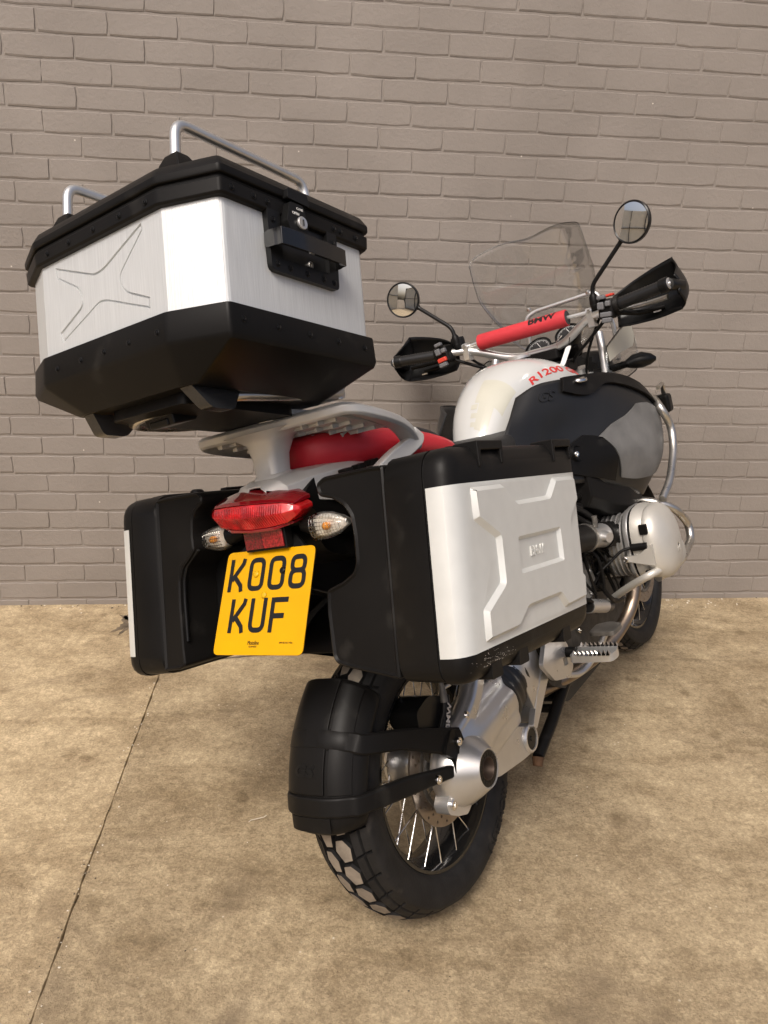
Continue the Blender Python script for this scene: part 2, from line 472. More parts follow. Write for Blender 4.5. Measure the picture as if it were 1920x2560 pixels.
    m5 = mix(0.8, m5.outputs[0], ds.outputs[0], 'MULTIPLY')
    kk = N.new('ShaderNodeRGB'); kk.outputs[0].default_value = (k, k, k, 1)
    m5 = mix(1.0, m5.outputs[0], kk.outputs[0], 'MULTIPLY')
    L.new(m5.outputs[0], b.inputs['Base Color'])
    b.inputs['Specular IOR Level'].default_value = 0.35
    rr = N.new('ShaderNodeMapRange'); rr.inputs['To Min'].default_value = 0.62; rr.inputs['To Max'].default_value = 0.92
    L.new(mid.outputs['Fac'], rr.inputs[0]); L.new(rr.outputs[0], b.inputs['Roughness'])
    ad = N.new('ShaderNodeMath'); ad.operation = 'MULTIPLY_ADD'; ad.inputs[1].default_value = 0.35
    L.new(grit.outputs['Fac'], ad.inputs[0]); L.new(fine.outputs['Fac'], ad.inputs[2])
    bp = N.new('ShaderNodeBump'); bp.inputs['Strength'].default_value = 0.75; bp.inputs['Distance'].default_value = 0.006
    L.new(ad.outputs[0], bp.inputs['Height']); L.new(bp.outputs[0], b.inputs['Normal'])
    return m
CONC = ground_mat(1.04); CONCL = ground_mat(1.24, 'pale_worn_concrete')
mb = MB(); mb.add([(-60, -60, -0.012), (60, -60, -0.012), (60, 60, -0.012), (-60, 60, -0.012)], [[0, 1, 2, 3]])
gapm = mat('joint_dirt', (0.13, 0.10, 0.068), 0.95, var=0.4, vscale=30)
ground = mb.build('ground', mat('packed_earth', (0.16, 0.125, 0.085), 0.95, var=0.3, vscale=1.5), smooth=0)
tag(ground, kind='structure')
# two cast slabs meeting at a straight joint that runs away from the camera
JA, JB = V(-0.592, 0.60), V(-0.770, 2.62)
jd = (JB - JA).normalized(); jn = V(jd.y, -jd.x)
def slab(side, x_far):
    a0 = JA - jd * 6 + jn * (0.0011 * side); a1 = JB + jd * 1.2 + jn * (0.0011 * side)
    n = 240
    edge = []
    for i in range(n + 1):
        q = a0.lerp(a1, i / n)
        w = 0.0010 * math.sin(i * 2.3 + side) + random.uniform(-0.0014, 0.0014)
        edge.append((q.x + w, q.y))
    mb = MB()
    inn = [(e[0] + side * 0.002, e[1]) for e in edge]
    mb.add([(e[0], e[1], -0.011) for e in edge] + [(e[0], e[1], -0.0025) for e in edge] + [(e[0], e[1], 0) for e in inn] + [(x_far, e[1], 0) for e in edge],
           [[k * (n + 1) + i, k * (n + 1) + i + 1, (k + 1) * (n + 1) + i + 1, (k + 1) * (n + 1) + i] for k in range(3) for i in range(n)])
    return mb.build('slab', CONC if side > 0 else CONCL, ground, smooth=50)
slab(-1, -8.0); slab(1, 9.0)
# open crack and stain line in the concrete
def crack(pts, w, name='crack'):
    mb = MB(); P = catmull([(q[0], q[1], 0) for q in pts], 7)
    L_, R_ = [], []
    for i, q in enumerate(P):
        t = (P[min(i + 1, len(P) - 1)] - P[max(i - 1, 0)]).normalized(); nn = V(-t.y, t.x, 0)
        k = w * (0.35 + random.random() * 0.9) * math.sin(math.pi * (i + 0.6) / (len(P) + 0.2))
        L_.append((q.x + nn.x * k, q.y + nn.y * k, 0.002)); R_.append((q.x - nn.x * k, q.y - nn.y * k, 0.002))
    n = len(P)
    mb.add(L_ + R_, [[i, i + 1, n + i + 1, n + i] for i in range(n - 1)])
    return mb.build(name, gapm, ground, smooth=0)

# ---------------------------------------------------------------- brick wall
WY = R(6.247); WD = 3.0698; CH = 0.07486; BL = 0.22707
wal = V(math.cos(WY), math.sin(WY), 0); wnor = V(math.sin(WY), -math.cos(WY), 0)   # wnor faces the camera
W0 = V(-math.sin(WY), math.cos(WY), 0) * WD
WM = Matrix(((wal.x, wnor.x, 0, W0.x), (wal.y, wnor.y, 0, W0.y), (0, 0, 1, 0), (0, 0, 0, 1)))   # local: x along, y toward camera, z up
def paint_mat(name, k):
    m = bpy.data.materials.new(name); m.use_nodes = True
    nt = m.node_tree; N = nt.nodes; L = nt.links; b = N['Principled BSDF']
    tc = N.new('ShaderNodeTexCoord'); oi = N.new('ShaderNodeObjectInfo'); geo = N.new('ShaderNodeNewGeometry')
    n1 = N.new('ShaderNodeTexNoise'); n1.inputs['Scale'].default_value = 3.0; n1.inputs['Detail'].default_value = 6
    n2 = N.new('ShaderNodeTexNoise'); n2.inputs['Scale'].default_value = 70; n2.inputs['Detail'].default_value = 6; n2.inputs['Roughness'].default_value = 0.65
    n3 = N.new('ShaderNodeTexNoise'); n3.inputs['Scale'].default_value = 400; n3.inputs['Detail'].default_value = 3
    for n in (n1, n2, n3): L.new(geo.outputs['Position'], n.inputs['Vector'])
    cr = N.new('ShaderNodeValToRGB'); cr.color_ramp.elements[0].position = 0.3; cr.color_ramp.elements[1].position = 0.72
    a = (0.218 * k, 0.192 * k, 0.168 * k); c = (0.262 * k, 0.232 * k, 0.205 * k)
    cr.color_ramp.elements[0].color = (*a, 1); cr.color_ramp.elements[1].color = (*c, 1)
    L.new(n1.outputs['Fac'], cr.inputs[0])
    mr = N.new('ShaderNodeMapRange'); mr.inputs['To Min'].default_value = 0.98; mr.inputs['To Max'].default_value = 1.02
    L.new(oi.outputs['Random'], mr.inputs[0])
    mx = N.new('ShaderNodeMixRGB'); mx.blend_type = 'MULTIPLY'; mx.inputs[0].default_value = 1
    L.new(cr.outputs[0], mx.inputs[1]); L.new(mr.outputs[0], mx.inputs[2])
    # tiny unpainted chips
    vo = N.new('ShaderNodeTexVoronoi'); vo.inputs['Scale'].default_value = 9; L.new(geo.outputs['Position'], vo.inputs['Vector'])
    rp = N.new('ShaderNodeValToRGB'); rp.color_ramp.elements[0].position = 0.018; rp.color_ramp.elements[1].position = 0.026
    rp.color_ramp.elements[0].color = (1, 1, 1, 1); rp.color_ramp.elements[1].color = (0, 0, 0, 1)
    L.new(vo.outputs['Distance'], rp.inputs[0])
    m2 = N.new('ShaderNodeMixRGB'); m2.inputs[2].default_value = (0.62, 0.57, 0.49, 1)
    L.new(rp.outputs[0], m2.inputs[0]); L.new(mx.outputs[0], m2.inputs[1])
    L.new(m2.outputs[0], b.inputs['Base Color'])
    b.inputs['Roughness'].default_value = 0.62; b.inputs['Specular IOR Level'].default_value = 0.35
    ad = N.new('ShaderNodeMath'); ad.operation = 'MULTIPLY_ADD'; ad.inputs[1].default_value = 0.3
    L.new(n3.outputs['Fac'], ad.inputs[0]); L.new(n2.outputs['Fac'], ad.inputs[2])
    bp = N.new('ShaderNodeBump'); bp.inputs['Strength'].default_value = 0.6; bp.inputs['Distance'].default_value = 0.003
    L.new(ad.outputs[0], bp.inputs['Height']); L.new(bp.outputs[0], b.inputs['Normal'])
    return m
PAINT = paint_mat('taupe_masonry_paint', 1.0)
wall = empty('brick_wall', WM)
tag(wall, 'taupe painted brick wall behind the motorcycle, rising out of the top of the picture', 'wall')
X0, X1, ZT = -6.0, 6.6, 4.6
# mortar bed: slightly wavy sheet with a solid body behind
mb = MB(); nx, nz = 250, 80
vs = [(X0 + (X1 - X0) * i / nx, -0.0016 + 0.0007 * (random.random() - 0.5), ZT * j / nz) for j in range(nz + 1) for i in range(nx + 1)]
mb.add(vs, [[j * (nx + 1) + i, j * (nx + 1) + i + 1, (j + 1) * (nx + 1) + i + 1, (j + 1) * (nx + 1) + i] for j in range(nz) for i in range(nx)])
mortar = mb.build('mortar', PAINT, wall, smooth=60)
mb = MB(); mb.box(((X0 + X1) / 2, -0.13, ZT / 2), (X1 - X0, 0.22, ZT)); mb.build('wall_core', PAINT, wall, smooth=0)
def brick_mesh(seed):
    rnd = random.Random(seed)
    hw, hh = BL / 2 - 0.0007, CH / 2 - 0.0036
    vs, fs = [], []
    J = lambda a: (rnd.random() - 0.5) * 2 * a
    xs = [-1, -0.5, 0, 0.5, 1]; zs = [-1, 0, 1]
    per = [(x, -1) for x in xs] + [(1, 0)] + [(x, 1) for x in xs[::-1]] + [(-1, 0)]
    cutc = [rnd.random() * 0.004 for _ in range(4)]
    back, mid, rim = [], [], []
    for k, (x, z) in enumerate(per):
        jx, jz = J(0.0017), J(0.0014)
        px, pz = x * hw + jx, z * hh + jz
        if abs(x) == 1 and abs(z) == 1:
            px -= x * 0.002; pz -= z * 0.0015
        back.append((px * 1.005, -0.012, pz * 1.01)); lo = z < 0
        mid.append((px, (-0.0008 if lo else -0.0006) + J(0.0004), pz - (0.0012 if lo else 0)))
        rim.append((px - x * 0.0016, 0.0012 + J(0.0003), pz + (0.0044 + J(0.0012) if lo else -z * 0.0016)))
    n = len(per)
    vs = back + mid + rim
    for r in range(2):
        for i in range(n): fs.append([r * n + i, r * n + (i + 1) % n, (r + 1) * n + (i + 1) % n, (r + 1) * n + i])
    # front face: two rows through a centre line
    c0 = len(vs)
    for x in xs[1:-1]: vs.append((x * hw, 0.0012 + J(0.0002), J(0.004)))
    B = lambda i: 2 * n + i
    top = [B(10), B(9), B(8), B(7), B(6)]; bot = [B(0), B(1), B(2), B(3), B(4)]; midr = [B(11), c0, c0 + 1, c0 + 2, B(5)]
    for i in range(4):
        fs.append([bot[i], bot[i + 1], midr[i + 1], midr[i]]); fs.append([midr[i], midr[i + 1], top[i + 1], top[i]])
    me = bpy.data.meshes.new('brick'); me.from_pydata(vs, [], fs)
    me.polygons.foreach_set('use_smooth', [True] * len(me.polygons)); me.set_sharp_from_angle(angle=R(11))
    me.materials.append(PAINT)
    return me
BRICKS = [brick_mesh(s) for s in range(16)]
def pix(P):
    q = _m.inverted() @ Vector(P)
    return (960 + 2000.26 * q.x / -q.z, 1280 - 2000.26 * q.y / -q.z)
def inside(pt, poly):
    x, y = pt; r = False
    for i in range(len(poly)):
        (x1, y1), (x2, y2) = poly[i - 1], poly[i]
        if (y1 > y) != (y2 > y) and x < (x2 - x1) * (y - y1) / (y2 - y1) + x1: r = not r
    return r
HID = [[(120, 640), (430, 420), (900, 560), (920, 900), (1150, 1060), (1150, 920), (1700, 930), (1680, 1400), (1640, 1600), (400, 1600), (370, 1300), (520, 1240), (650, 1230), (650, 1090), (120, 950)]]
spots = []
k = -1
rr = random.Random(3)
while (k + 0.35) * CH < ZT - CH:
    zc = (k + 0.85) * CH
    ph = (-0.745 if k % 2 == 0 else -0.862) + rr.uniform(-0.007, 0.007)
    j0 = math.ceil((X0 - ph) / BL); j = j0
    while ph + (j + 1) * BL < X1:
        xc = ph + (j + 0.5) * BL
        spots.append((xc, zc)); j += 1
    k += 1
near, far = [], []
for (xc, zc) in spots:
    u = pix(WM @ V(xc, 0, zc))
    (near if (-40 < u[0] < 1960 and -20 < u[1] < 1535 and not any(inside(u, h) for h in HID)) else far).append((xc, zc, u))
near.sort(key=lambda q: (q[0] ** 2 + (q[1] - 1.3) ** 2))
far += near[300:]; near = near[:300]
def brick_xf(xc, zc):
    return Matrix.Translation(V(xc + rr.uniform(-0.0012, 0.0012), rr.uniform(-0.0007, 0.0007), zc + rr.uniform(-0.0008, 0.0008))) @ \
        Matrix.Rotation(rr.uniform(-0.006, 0.006), 4, 'Y') @ Matrix.Rotation(rr.uniform(-0.004, 0.004), 4, 'X') @ \
        Matrix.Diagonal((rr.uniform(0.985, 1.004), 1, rr.uniform(0.975, 1.01), 1))
for (xc, zc, u) in near:
    o = bpy.data.objects.new('brick', rr.choice(BRICKS)); col.objects.link(o); o.parent = wall
    o.matrix_local = brick_xf(xc, zc)
mb = MB()
for (xc, zc, u) in far:
    me = rr.choice(BRICKS); t = brick_xf(xc, zc)
    mb.add([t @ q.co for q in me.vertices], [list(f.vertices) for f in me.polygons])
o = mb.build('brick_courses', PAINT, wall, smooth=11, recalc=False)
o['kind'] = 'stuff'

# ---------------------------------------------------------------- motorcycle frame of reference
BIKE = Matrix(((0.5363837, -0.7967499, -0.2783562, 0.18734), (0.8439743, 0.5063705, 0.1769079, 1.49722),
               (0.0, -0.3298160, 0.9440452, 0.0042), (0, 0, 0, 1)))
bike = empty('motorcycle', BIKE)
tag(bike, 'white, red and black adventure motorcycle leaning on its stand, seen from behind', 'motorcycle')
def mir(fn):
    return lambda q: Vector((q.x, -q.y, q.z))
# ================================================================ open-fronted car port the photograph stands in (seen in the mirrors)
CREAM = mat('cream_sheet', (0.80, 0.75, 0.62), 0.6, var=0.06, vscale=3)
BEAM = mat('dark_roof_steel', (0.06, 0.06, 0.06), 0.55, var=0.2, vscale=4)
shed = empty('shed', Matrix.Translation(V(0, -6.6, 0)))
tag(shed, 'cream shed front with dark rails behind the photographer, seen only in the mirrors', 'shed')
for i in range(10):
    x0 = -9.0 + i * 1.8
    mb = MB(); mb.box((x0 + 0.9, -0.05, 1.3), (1.785, 0.08, 2.6)); mb.build('cladding_panel', CREAM, shed, smooth=0)
    mb = MB(); mb.box((x0, 0.04, 1.3), (0.06, 0.08, 2.6)); mb.build('mullion', BEAM, shed, smooth=0)
for z in (1.3, 2.6):
    mb = MB(); mb.box((0, 0.03, z), (18, 0.06, 0.05)); mb.build('rail', BEAM, shed, smooth=0)
mb = MB(); mb.box((-3.4, 1.4, 2.3), (0.5, 0.5, 4.6)); mb.build('column', CREAM, shed, smooth=0)
wing = empty('shed', Matrix.Translation(V(-8.6, 0, 0)) @ Matrix.Rotation(R(-90), 4, 'Z'))
tag(wing, 'cream shed wing far to the left of the wall, seen only in the near mirror', 'shed')
for i in range(6):
    x0 = -4.5 + i * 1.5
    mb = MB(); mb.box((x0 + 0.75, -0.05, 1.4), (1.485, 0.08, 2.8)); mb.build('cladding_panel', CREAM, wing, smooth=0)
    mb = MB(); mb.box((x0, 0.05, 1.4), (0.05, 0.08, 2.8)); mb.build('mullion', BEAM, wing, smooth=0)
mb = MB(); mb.box((0, 0.05, 1.5), (9, 0.06, 0.05)); mb.build('rail', BEAM, wing, smooth=0)
# ================================================================ wheels
def wheel(ax, Rt, width, rimr, rimw, n_spoke, tread, disc_r, disc_ys, hub_r, hub_w):
    ax = Vector(ax)
    mb = MB(); w = rimw
    prof = [(-w, rimr), (-w - 0.003, rimr - 0.002), (-w - 0.003, rimr - 0.009), (-w + 0.006, rimr - 0.014), (-w * 0.72, rimr - 0.018), (-w * 0.45, rimr - 0.030), (0, rimr - 0.032),
            (w * 0.45, rimr - 0.030), (w * 0.72, rimr - 0.018), (w - 0.006, rimr - 0.014), (w + 0.003, rimr - 0.009), (w + 0.003, rimr - 0.002), (w, rimr)]
    mb.lathe(prof, ax, 'y', 96)
    rim = mb.build('wheel', GLOSSB, bike, smooth=40)
    # tyre carcass
    W = width / 2; th = 0.0075
    half = [(rimw - 0.002, rimr - 0.004), (W * 0.90, rimr + 0.010), (W * 0.985, rimr + (Rt - rimr) * 0.33), (W, rimr + (Rt - rimr) * 0.50), (W * 0.955, rimr + (Rt - rimr) * 0.68),
            (W * 0.80, Rt - 0.0235), (W * 0.55, Rt - 0.0105), (W * 0.28, Rt - 0.0028), (0, Rt)]
    sm = catmull([(a, b, 0) for a, b in half], 4)
    prof = [(q.x, q.y) for q in sm]
    full = [(-a, b) for a, b in prof] + [(a, b) for a, b in prof[::-1]][1:]
    full = [(a, b - (th if abs(a) < W * 0.86 and b > Rt - 0.04 else 0)) for a, b in full]
    mb = MB(); mb.lathe(full, ax, 'y', 120)
    tyre = mb.build('tyre', RUBBER, rim, smooth=45)
    mb = MB(); mb.lathe([(a, b + 0.0004) for a, b in full if abs(a) < W * 0.85 and b > Rt - 0.04], ax, 'y', 120); mb.build('tread_base', GROOVE, rim, smooth=45)
    # crown surface as function of arc-position across
    crown = [q for q in full if q[1] > Rt - 0.05]
    crown = [(a, b + (th if abs(a) < W * 0.86 else 0)) for a, b in crown]
    arc = [0]
    for i in range(1, len(crown)): arc.append(arc[-1] + math.hypot(crown[i][0] - crown[i - 1][0], crown[i][1] - crown[i - 1][1]))
    mid = arc[-1] / 2
    def cs(s):
        s = min(max(s + mid, 0), arc[-1])
        for i in range(1, len(arc)):
            if s <= arc[i]:
                t = (s - arc[i - 1]) / (arc[i] - arc[i - 1] + 1e-12)
                return crown[i - 1][0] + (crown[i][0] - crown[i - 1][0]) * t, crown[i - 1][1] + (crown[i][1] - crown[i - 1][1]) * t
        return crown[-1]
    mbt = MB()
    def fn(s, l, h):
        y, r = cs(s); a = l / Rt; r2 = r - h
        return ax + V(r2 * math.cos(a), y, r2 * math.sin(a))
    circ = 2 * math.pi * Rt
    n = tread['n']; p = circ / n
    for i in range(n):
        for poly, mi in tread['blocks']:
            pts = [(s, (l + i) * p) for s, l in poly]
            pts = ccw(pts)
            fine = []
            for k in range(len(pts)):
                a, b = Vector(pts[k]), Vector(pts[(k + 1) % len(pts)])
                m = max(1, int((b - a).length / 0.014))
                fine += [tuple(a.lerp(b, t / m)) for t in range(m)]
            top = off_poly(fine, 0.0012); m = len(fine)
            cx = sum(q[0] for q in top) / m; cy = sum(q[1] for q in top) / m
            vs = [fn(q[0], q[1], th + 0.001) for q in fine] + [fn(q[0], q[1], 0) for q in top] + [fn(cx, cy, -0.0003)]
            mbt.add(vs, [[k, (k + 1) % m, m + (k + 1) % m, m + k] for k in range(m)], 0)
            mbt.add([vs[m + k] for k in range(m)] + [vs[2 * m]], [[k, (k + 1) % m, m] for k in range(m)], mi)
    tb = mbt.build('tread', [RUBBER, DUSTY], rim, smooth=30, recalc=False)
    # hub
    mb = MB()
    mb.lathe([(-hub_w, 0.0245), (-hub_w, hub_r), (-hub_w + 0.01, hub_r + 0.004), (-hub_w + 0.018, hub_r - 0.008), (-0.01, hub_r * 0.62), (0.01, hub_r * 0.62), (hub_w - 0.018, hub_r - 0.008), (hub_w - 0.01, hub_r + 0.004), (hub_w, hub_r), (hub_w, 0.0245)], ax, 'y', 40)
    mb.build('hub', CAST, rim, smooth=40)
    # spokes: shared unit cylinder, laid to the outer rim edges
    su = MB(); su.tube([(0, 0, 0), (0, 0, 1)], 1.0, 6)
    sp0 = su.build('spoke', CHROME, rim, smooth=60)
    first = True
    for s in (-1, 1):
        for i in range(n_spoke // 2):
            a = 2 * math.pi * (i + (0.25 if s > 0 else 0)) / (n_spoke // 2)
            dl = (0.62 if i % 2 else -0.62)
            a2 = a + dl
            p0 = ax + V((rimr - 0.016) * math.cos(a), s * (rimw - 0.012), (rimr - 0.016) * math.sin(a))
            p1 = ax + V(hub_r * math.cos(a2), -s * 0 + s * (hub_w - 0.012), hub_r * math.sin(a2))
            d = p1 - p0
            mt = aim(p0, d) @ Matrix.Diagonal((0.0019, 0.0019, d.length, 1))
            if first: sp0.matrix_local = mt; first = False
            else: dup(sp0, rim, mt)
    # disc
    for y in disc_ys:
        mb = MB(); t = 0.0025
        n = 20
        outer = [(disc_r * math.cos(2 * math.pi * k / 72), disc_r * math.sin(2 * math.pi * k / 72)) for k in range(72)]
        inner = [((disc_r - 0.040) * math.cos(2 * math.pi * k / 48), (disc_r - 0.040) * math.sin(2 * math.pi * k / 48)) for k in range(48)]
        holes = [inner]
        for k in range(n):
            for (rr_, da) in ((disc_r - 0.010, 0.0), (disc_r - 0.022, 0.13), (disc_r - 0.032, 0.05)):
                a = 2 * math.pi * k / n + da
                c = (rr_ * math.cos(a), rr_ * math.sin(a))
                holes.append([(c[0] + 0.0036 * math.cos(2 * math.pi * q / 8), c[1] + 0.0036 * math.sin(2 * math.pi * q / 8)) for q in range(8)])
        prism(mb, outer, lambda a, b, h: ax + V(a, y + h, b), -t, t, holes=holes)
        dk = mb.build('brake_disc', DISC, rim, smooth=30)
        mb = MB()
        mb.lathe([(-0.006, disc_r - 0.036), (0.006, disc_r - 0.036), (0.006, disc_r - 0.046), (-0.006, disc_r - 0.046)], ax + V(0, y, 0), 'y', 48, closed=True)
        for k in range(6):
            a = 2 * math.pi * k / 6
            mb.tube([ax + V((disc_r - 0.04) * math.cos(a), y, (disc_r - 0.04) * math.sin(a)), ax + V(0.045 * math.cos(a + 0.3), y * 0.9, 0.045 * math.sin(a + 0.3))], 0.009, 8)
        mb.build('disc_carrier', CASTD, rim, smooth=40)
    return rim
DISC = mat('brake_disc_steel', (0.33, 0.28, 0.235), 0.34, 0.9, var=0.2, vscale=20, rvar=0.1)
# block layouts: (across, along in pitches)
rear_blocks = []
hexa = lambda cx, cy, w, l, k: [(cx - w, cy - l * 0.25), (cx - w * 0.25, cy - l), (cx + w * 0.7, cy - l * 0.9), (cx + w, cy - l * 0.05), (cx + w * 0.3, cy + l * 0.95), (cx - w * 0.8, cy + l * 0.8)]
rear_blocks += [(hexa(-0.0185, 0.25, 0.0180, 0.455, 0), 1), (hexa(0.0185, 0.75, 0.0180, 0.455, 0), 1)]
rear_blocks += [([(0.0395, 0.10), (0.0565, 0.02), (0.0575, 0.93), (0.0405, 1.02)], 0), ([(-0.0395, 0.60), (-0.0565, 0.52), (-0.0575, 1.43), (-0.0405, 1.52)], 0)]
rear_blocks += [([(0.0600, 0.0), (0.0835, -0.08), (0.0835, 0.82), (0.0608, 0.91)], 0), ([(-0.0600, 0.50), (-0.0835, 0.42), (-0.0835, 1.32), (-0.0608, 1.41)], 0)]
rear = wheel((0, 0, 0.322), 0.322, 0.156, 0.228, 0.058, 40, dict(n=34, blocks=rear_blocks), 0.130, [-0.066], 0.052, 0.058)
put_text('tyre_lettering', 'MICHELIN', 0.034, lambda a, b: V((0.2745 + b) * math.cos(-(0.95 + a / 0.275)), -(0.0795 - 9.0 * (b * b)), 0.322 + (0.2745 + b) * math.sin(-(0.95 + a / 0.275))), RUBBER, rear, bold=0.0008, sx=1.15, thick=0.0016, cuts=3)
front_blocks = [([(a * 0.7, b) for a, b in q], m) for q, m in rear_blocks]
frontw = wheel((1.511, 0, 0.330), 0.330, 0.112, 0.250, 0.036, 40, dict(n=40, blocks=front_blocks), 0.1525, [-0.072, 0.072], 0.045, 0.055)

def T(name, pts, r, m, parent=None, n=12, bendr=None, smooth=50):
    mb = MB(); mb.tube(bend(pts, bendr) if bendr else pts, r, n)
    return mb.build(name, m, parent or bike, smooth=smooth)
def bolt(p, d, r, parent, m=None, h=0.004, name='bolt'):
    mb = MB()
    mb.lathe([(0, 0), (0, r * 1.0), (h * 0.75, r), (h, r * 0.86), (h, r * 0.42), (h * 0.45, r * 0.40), (h * 0.45, 0)], (0, 0, 0), 'z', 18)
    o = mb.build(name, m or CHROME, parent, smooth=40)
    o.matrix_local = aim(p, d)
    return o
def xz(y): return lambda a, b, h: V(a, y + h, b)

# ================================================================ final drive and swingarm
mb = MB()
c = V(0, 0, 0.322)
mb.lathe([(-0.078, 0.055), (-0.084, 0.078), (-0.096, 0.088), (-0.115, 0.087), (-0.138, 0.079), (-0.160, 0.063), (-0.175, 0.051), (-0.183, 0.0445), (-0.186, 0.042), (-0.1855, 0.0395), (-0.181, 0.0390)], c, 'y', 64)
fd = mb.build('final_drive', CAST, bike, smooth=60)
mb = MB(); mb.lathe([(-0.181, 0.0391), (-0.1842, 0.0380), (-0.1842, 0.026), (-0.181, 0.0245), (-0.10, 0.0235), (-0.02, 0.0235)], c, 'y', 48)
mb.build('bearing_ring', BLACK2, fd, smooth=40)
mb = MB(); mb.lathe([(-0.1848, 0.0248), (-0.1852, 0.0236), (-0.184, 0.0226), (-0.07, 0.0226)], c, 'y', 48)
mb.build('hollow_axle', mat('axle_bore', (0.09, 0.065, 0.05), 0.45, 0.6), fd, smooth=50)
# ribs of the bearing ring
mb = MB()
for k in range(18):
    a = 2 * math.pi * k / 18
    mb.box(c + V(0.0308 * math.cos(a), -0.1842, 0.0308 * math.sin(a)), (0.008, 0.0016, 0.0022), Matrix.Rotation(-a, 3, 'Y'))
mb.build('ring_rib', BLACK2, fd, smooth=0)
# forward arm of the drive housing: fluted wedge to the gaiter
mb = MB()
secs = []
for (x, z, hy, hz, yc, fl) in ((0.0, 0.335, 0.046, 0.090, -0.108, 0.0), (0.05, 0.350, 0.050, 0.086, -0.108, 0.35), (0.12, 0.360, 0.049, 0.080, -0.105, 1.0), (0.19, 0.364, 0.049, 0.080, -0.103, 1.0), (0.245, 0.366, 0.049, 0.080, -0.102, 0.8)):
    ring = []
    for k in range(72):
        a = 2 * math.pi * k / 72; e = 0.85
        fm = 1.0 + fl * 0.17 * (abs(math.cos(a * 3.0 + 0.35)) ** 1.6 - 0.55)
        ring.append(V(x - 0.25 * math.sin(a) * hz, yc + fm * hy * math.copysign(abs(math.cos(a)) ** e, math.cos(a)), z + fm * hz * math.copysign(abs(math.sin(a)) ** e, math.sin(a))))
    secs.append(ring)
mb.rings([list(r_) for r_ in zip(*[catmull(list(c), 4) for c in zip(*secs)])])
mb.build('drive_housing', CAST, bike, smooth=50)
# swept torque bracket rising from the drive
mb = MB(); secs = []
tp_ = catmull([(-0.005, -0.118, 0.392), (0.04, -0.122, 0.415), (0.10, -0.120, 0.450), (0.16, -0.112, 0.510), (0.20, -0.10, 0.59)], 5)
for i, q in enumerate(tp_):
    t = (tp_[min(i + 1, len(tp_) - 1)] - tp_[max(i - 1, 0)]).normalized(); up = V(-t.z, 0, t.x)
    w = 0.036 - 0.012 * math.sin(math.pi * min(1, i / (len(tp_) - 1) * 1.15))
    secs.append([q + up * w * math.copysign(abs(math.sin(2 * math.pi * k / 20)) ** 0.8, math.sin(2 * math.pi * k / 20)) + V(0, 1, 0) * (0.021 + 0.006 * abs(math.sin(4 * math.pi * k / 20))) * math.cos(2 * math.pi * k / 20) for k in range(20)])
mb.rings(secs); mb.build('torque_bracket', CAST, bike, smooth=60)
# lower lug with pivot cap
mb = MB(); prism(mb, round_poly([(0.05, 0.275), (0.12, 0.335), (0.235, 0.30), (0.285, 0.275), (0.318, 0.247), (0.312, 0.217), (0.285, 0.205), (0.24, 0.21), (0.11, 0.235)], 0.016), xz(-0.112), -0.022, 0.030)
mb.build('pivot_lug', CAST, bike, smooth=30, bevel=0.006)
pc = V(0.292, -0.125, 0.240)
mb = MB(); mb.lathe([(0.05, 0.036), (0.0, 0.037), (-0.012, 0.036), (-0.016, 0.032), (-0.016, 0.0275), (-0.011, 0.0268)], pc, 'y', 40)
mb.build('pivot_housing', CAST, bike, smooth=40)
mb = MB(); mb.lathe([(-0.011, 0.0268), (-0.0135, 0.0262), (-0.0135, 0.007), (-0.016, 0.006), (-0.016, 0.0001)], pc, 'y', 36)
mb.build('pivot_cap', BLACK2, bike, smooth=40)
# rubber gaiter
mb = MB(); secs = []
g0, g1 = V(0.235, -0.10, 0.366), V(0.330, -0.10, 0.405)
for i in range(9):
    t = i / 8; cc = g0.lerp(g1, t); rr2 = 0.070 + (0.012 if i % 2 else 0.0) + 0.004 * t
    ring = []
    for k in range(24):
        a = 2 * math.pi * k / 24
        ring.append(cc + V(-0.36 * math.sin(a) * rr2, math.cos(a) * rr2 * 0.72, math.sin(a) * rr2 * 1.02))
    secs.append(ring)
mb.rings(secs); mb.build('rubber_gaiter', mat('gaiter_rubber', (0.014, 0.014, 0.014), 0.38, rvar=0.1, vscale=20), bike, smooth=80, sub=1)
# swingarm
mb = MB(); secs = []
for (x, z, hy, hz, yc) in ((0.300, 0.355, 0.058, 0.100, -0.098), (0.330, 0.392, 0.060, 0.098, -0.098), (0.42, 0.425, 0.056, 0.082, -0.096), (0.53, 0.455, 0.052, 0.066, -0.092), (0.64, 0.47, 0.05, 0.055, -0.088)):
    ring = []
    for k in range(20):
        a = 2 * math.pi * k / 20; e = 0.62
        sx = -0.42 * math.sin(a) * hz
        ring.append(V(x + sx, yc + hy * math.copysign(abs(math.cos(a)) ** e, math.cos(a)), z + hz * math.copysign(abs(math.sin(a)) ** e, math.sin(a))))
    secs.append(ring)
mb.rings(secs); mb.build('swingarm', CAST, bike, smooth=45, bevel=0.004)
mb = MB(); prism(mb, round_poly([(0.285, 0.275), (0.30, 0.262), (0.50, 0.40), (0.56, 0.47), (0.50, 0.45), (0.34, 0.335)], 0.006), xz(-0.150), -0.006, 0.01)
mb.build('swingarm_rib', CAST, bike, smooth=30, bevel=0.004)
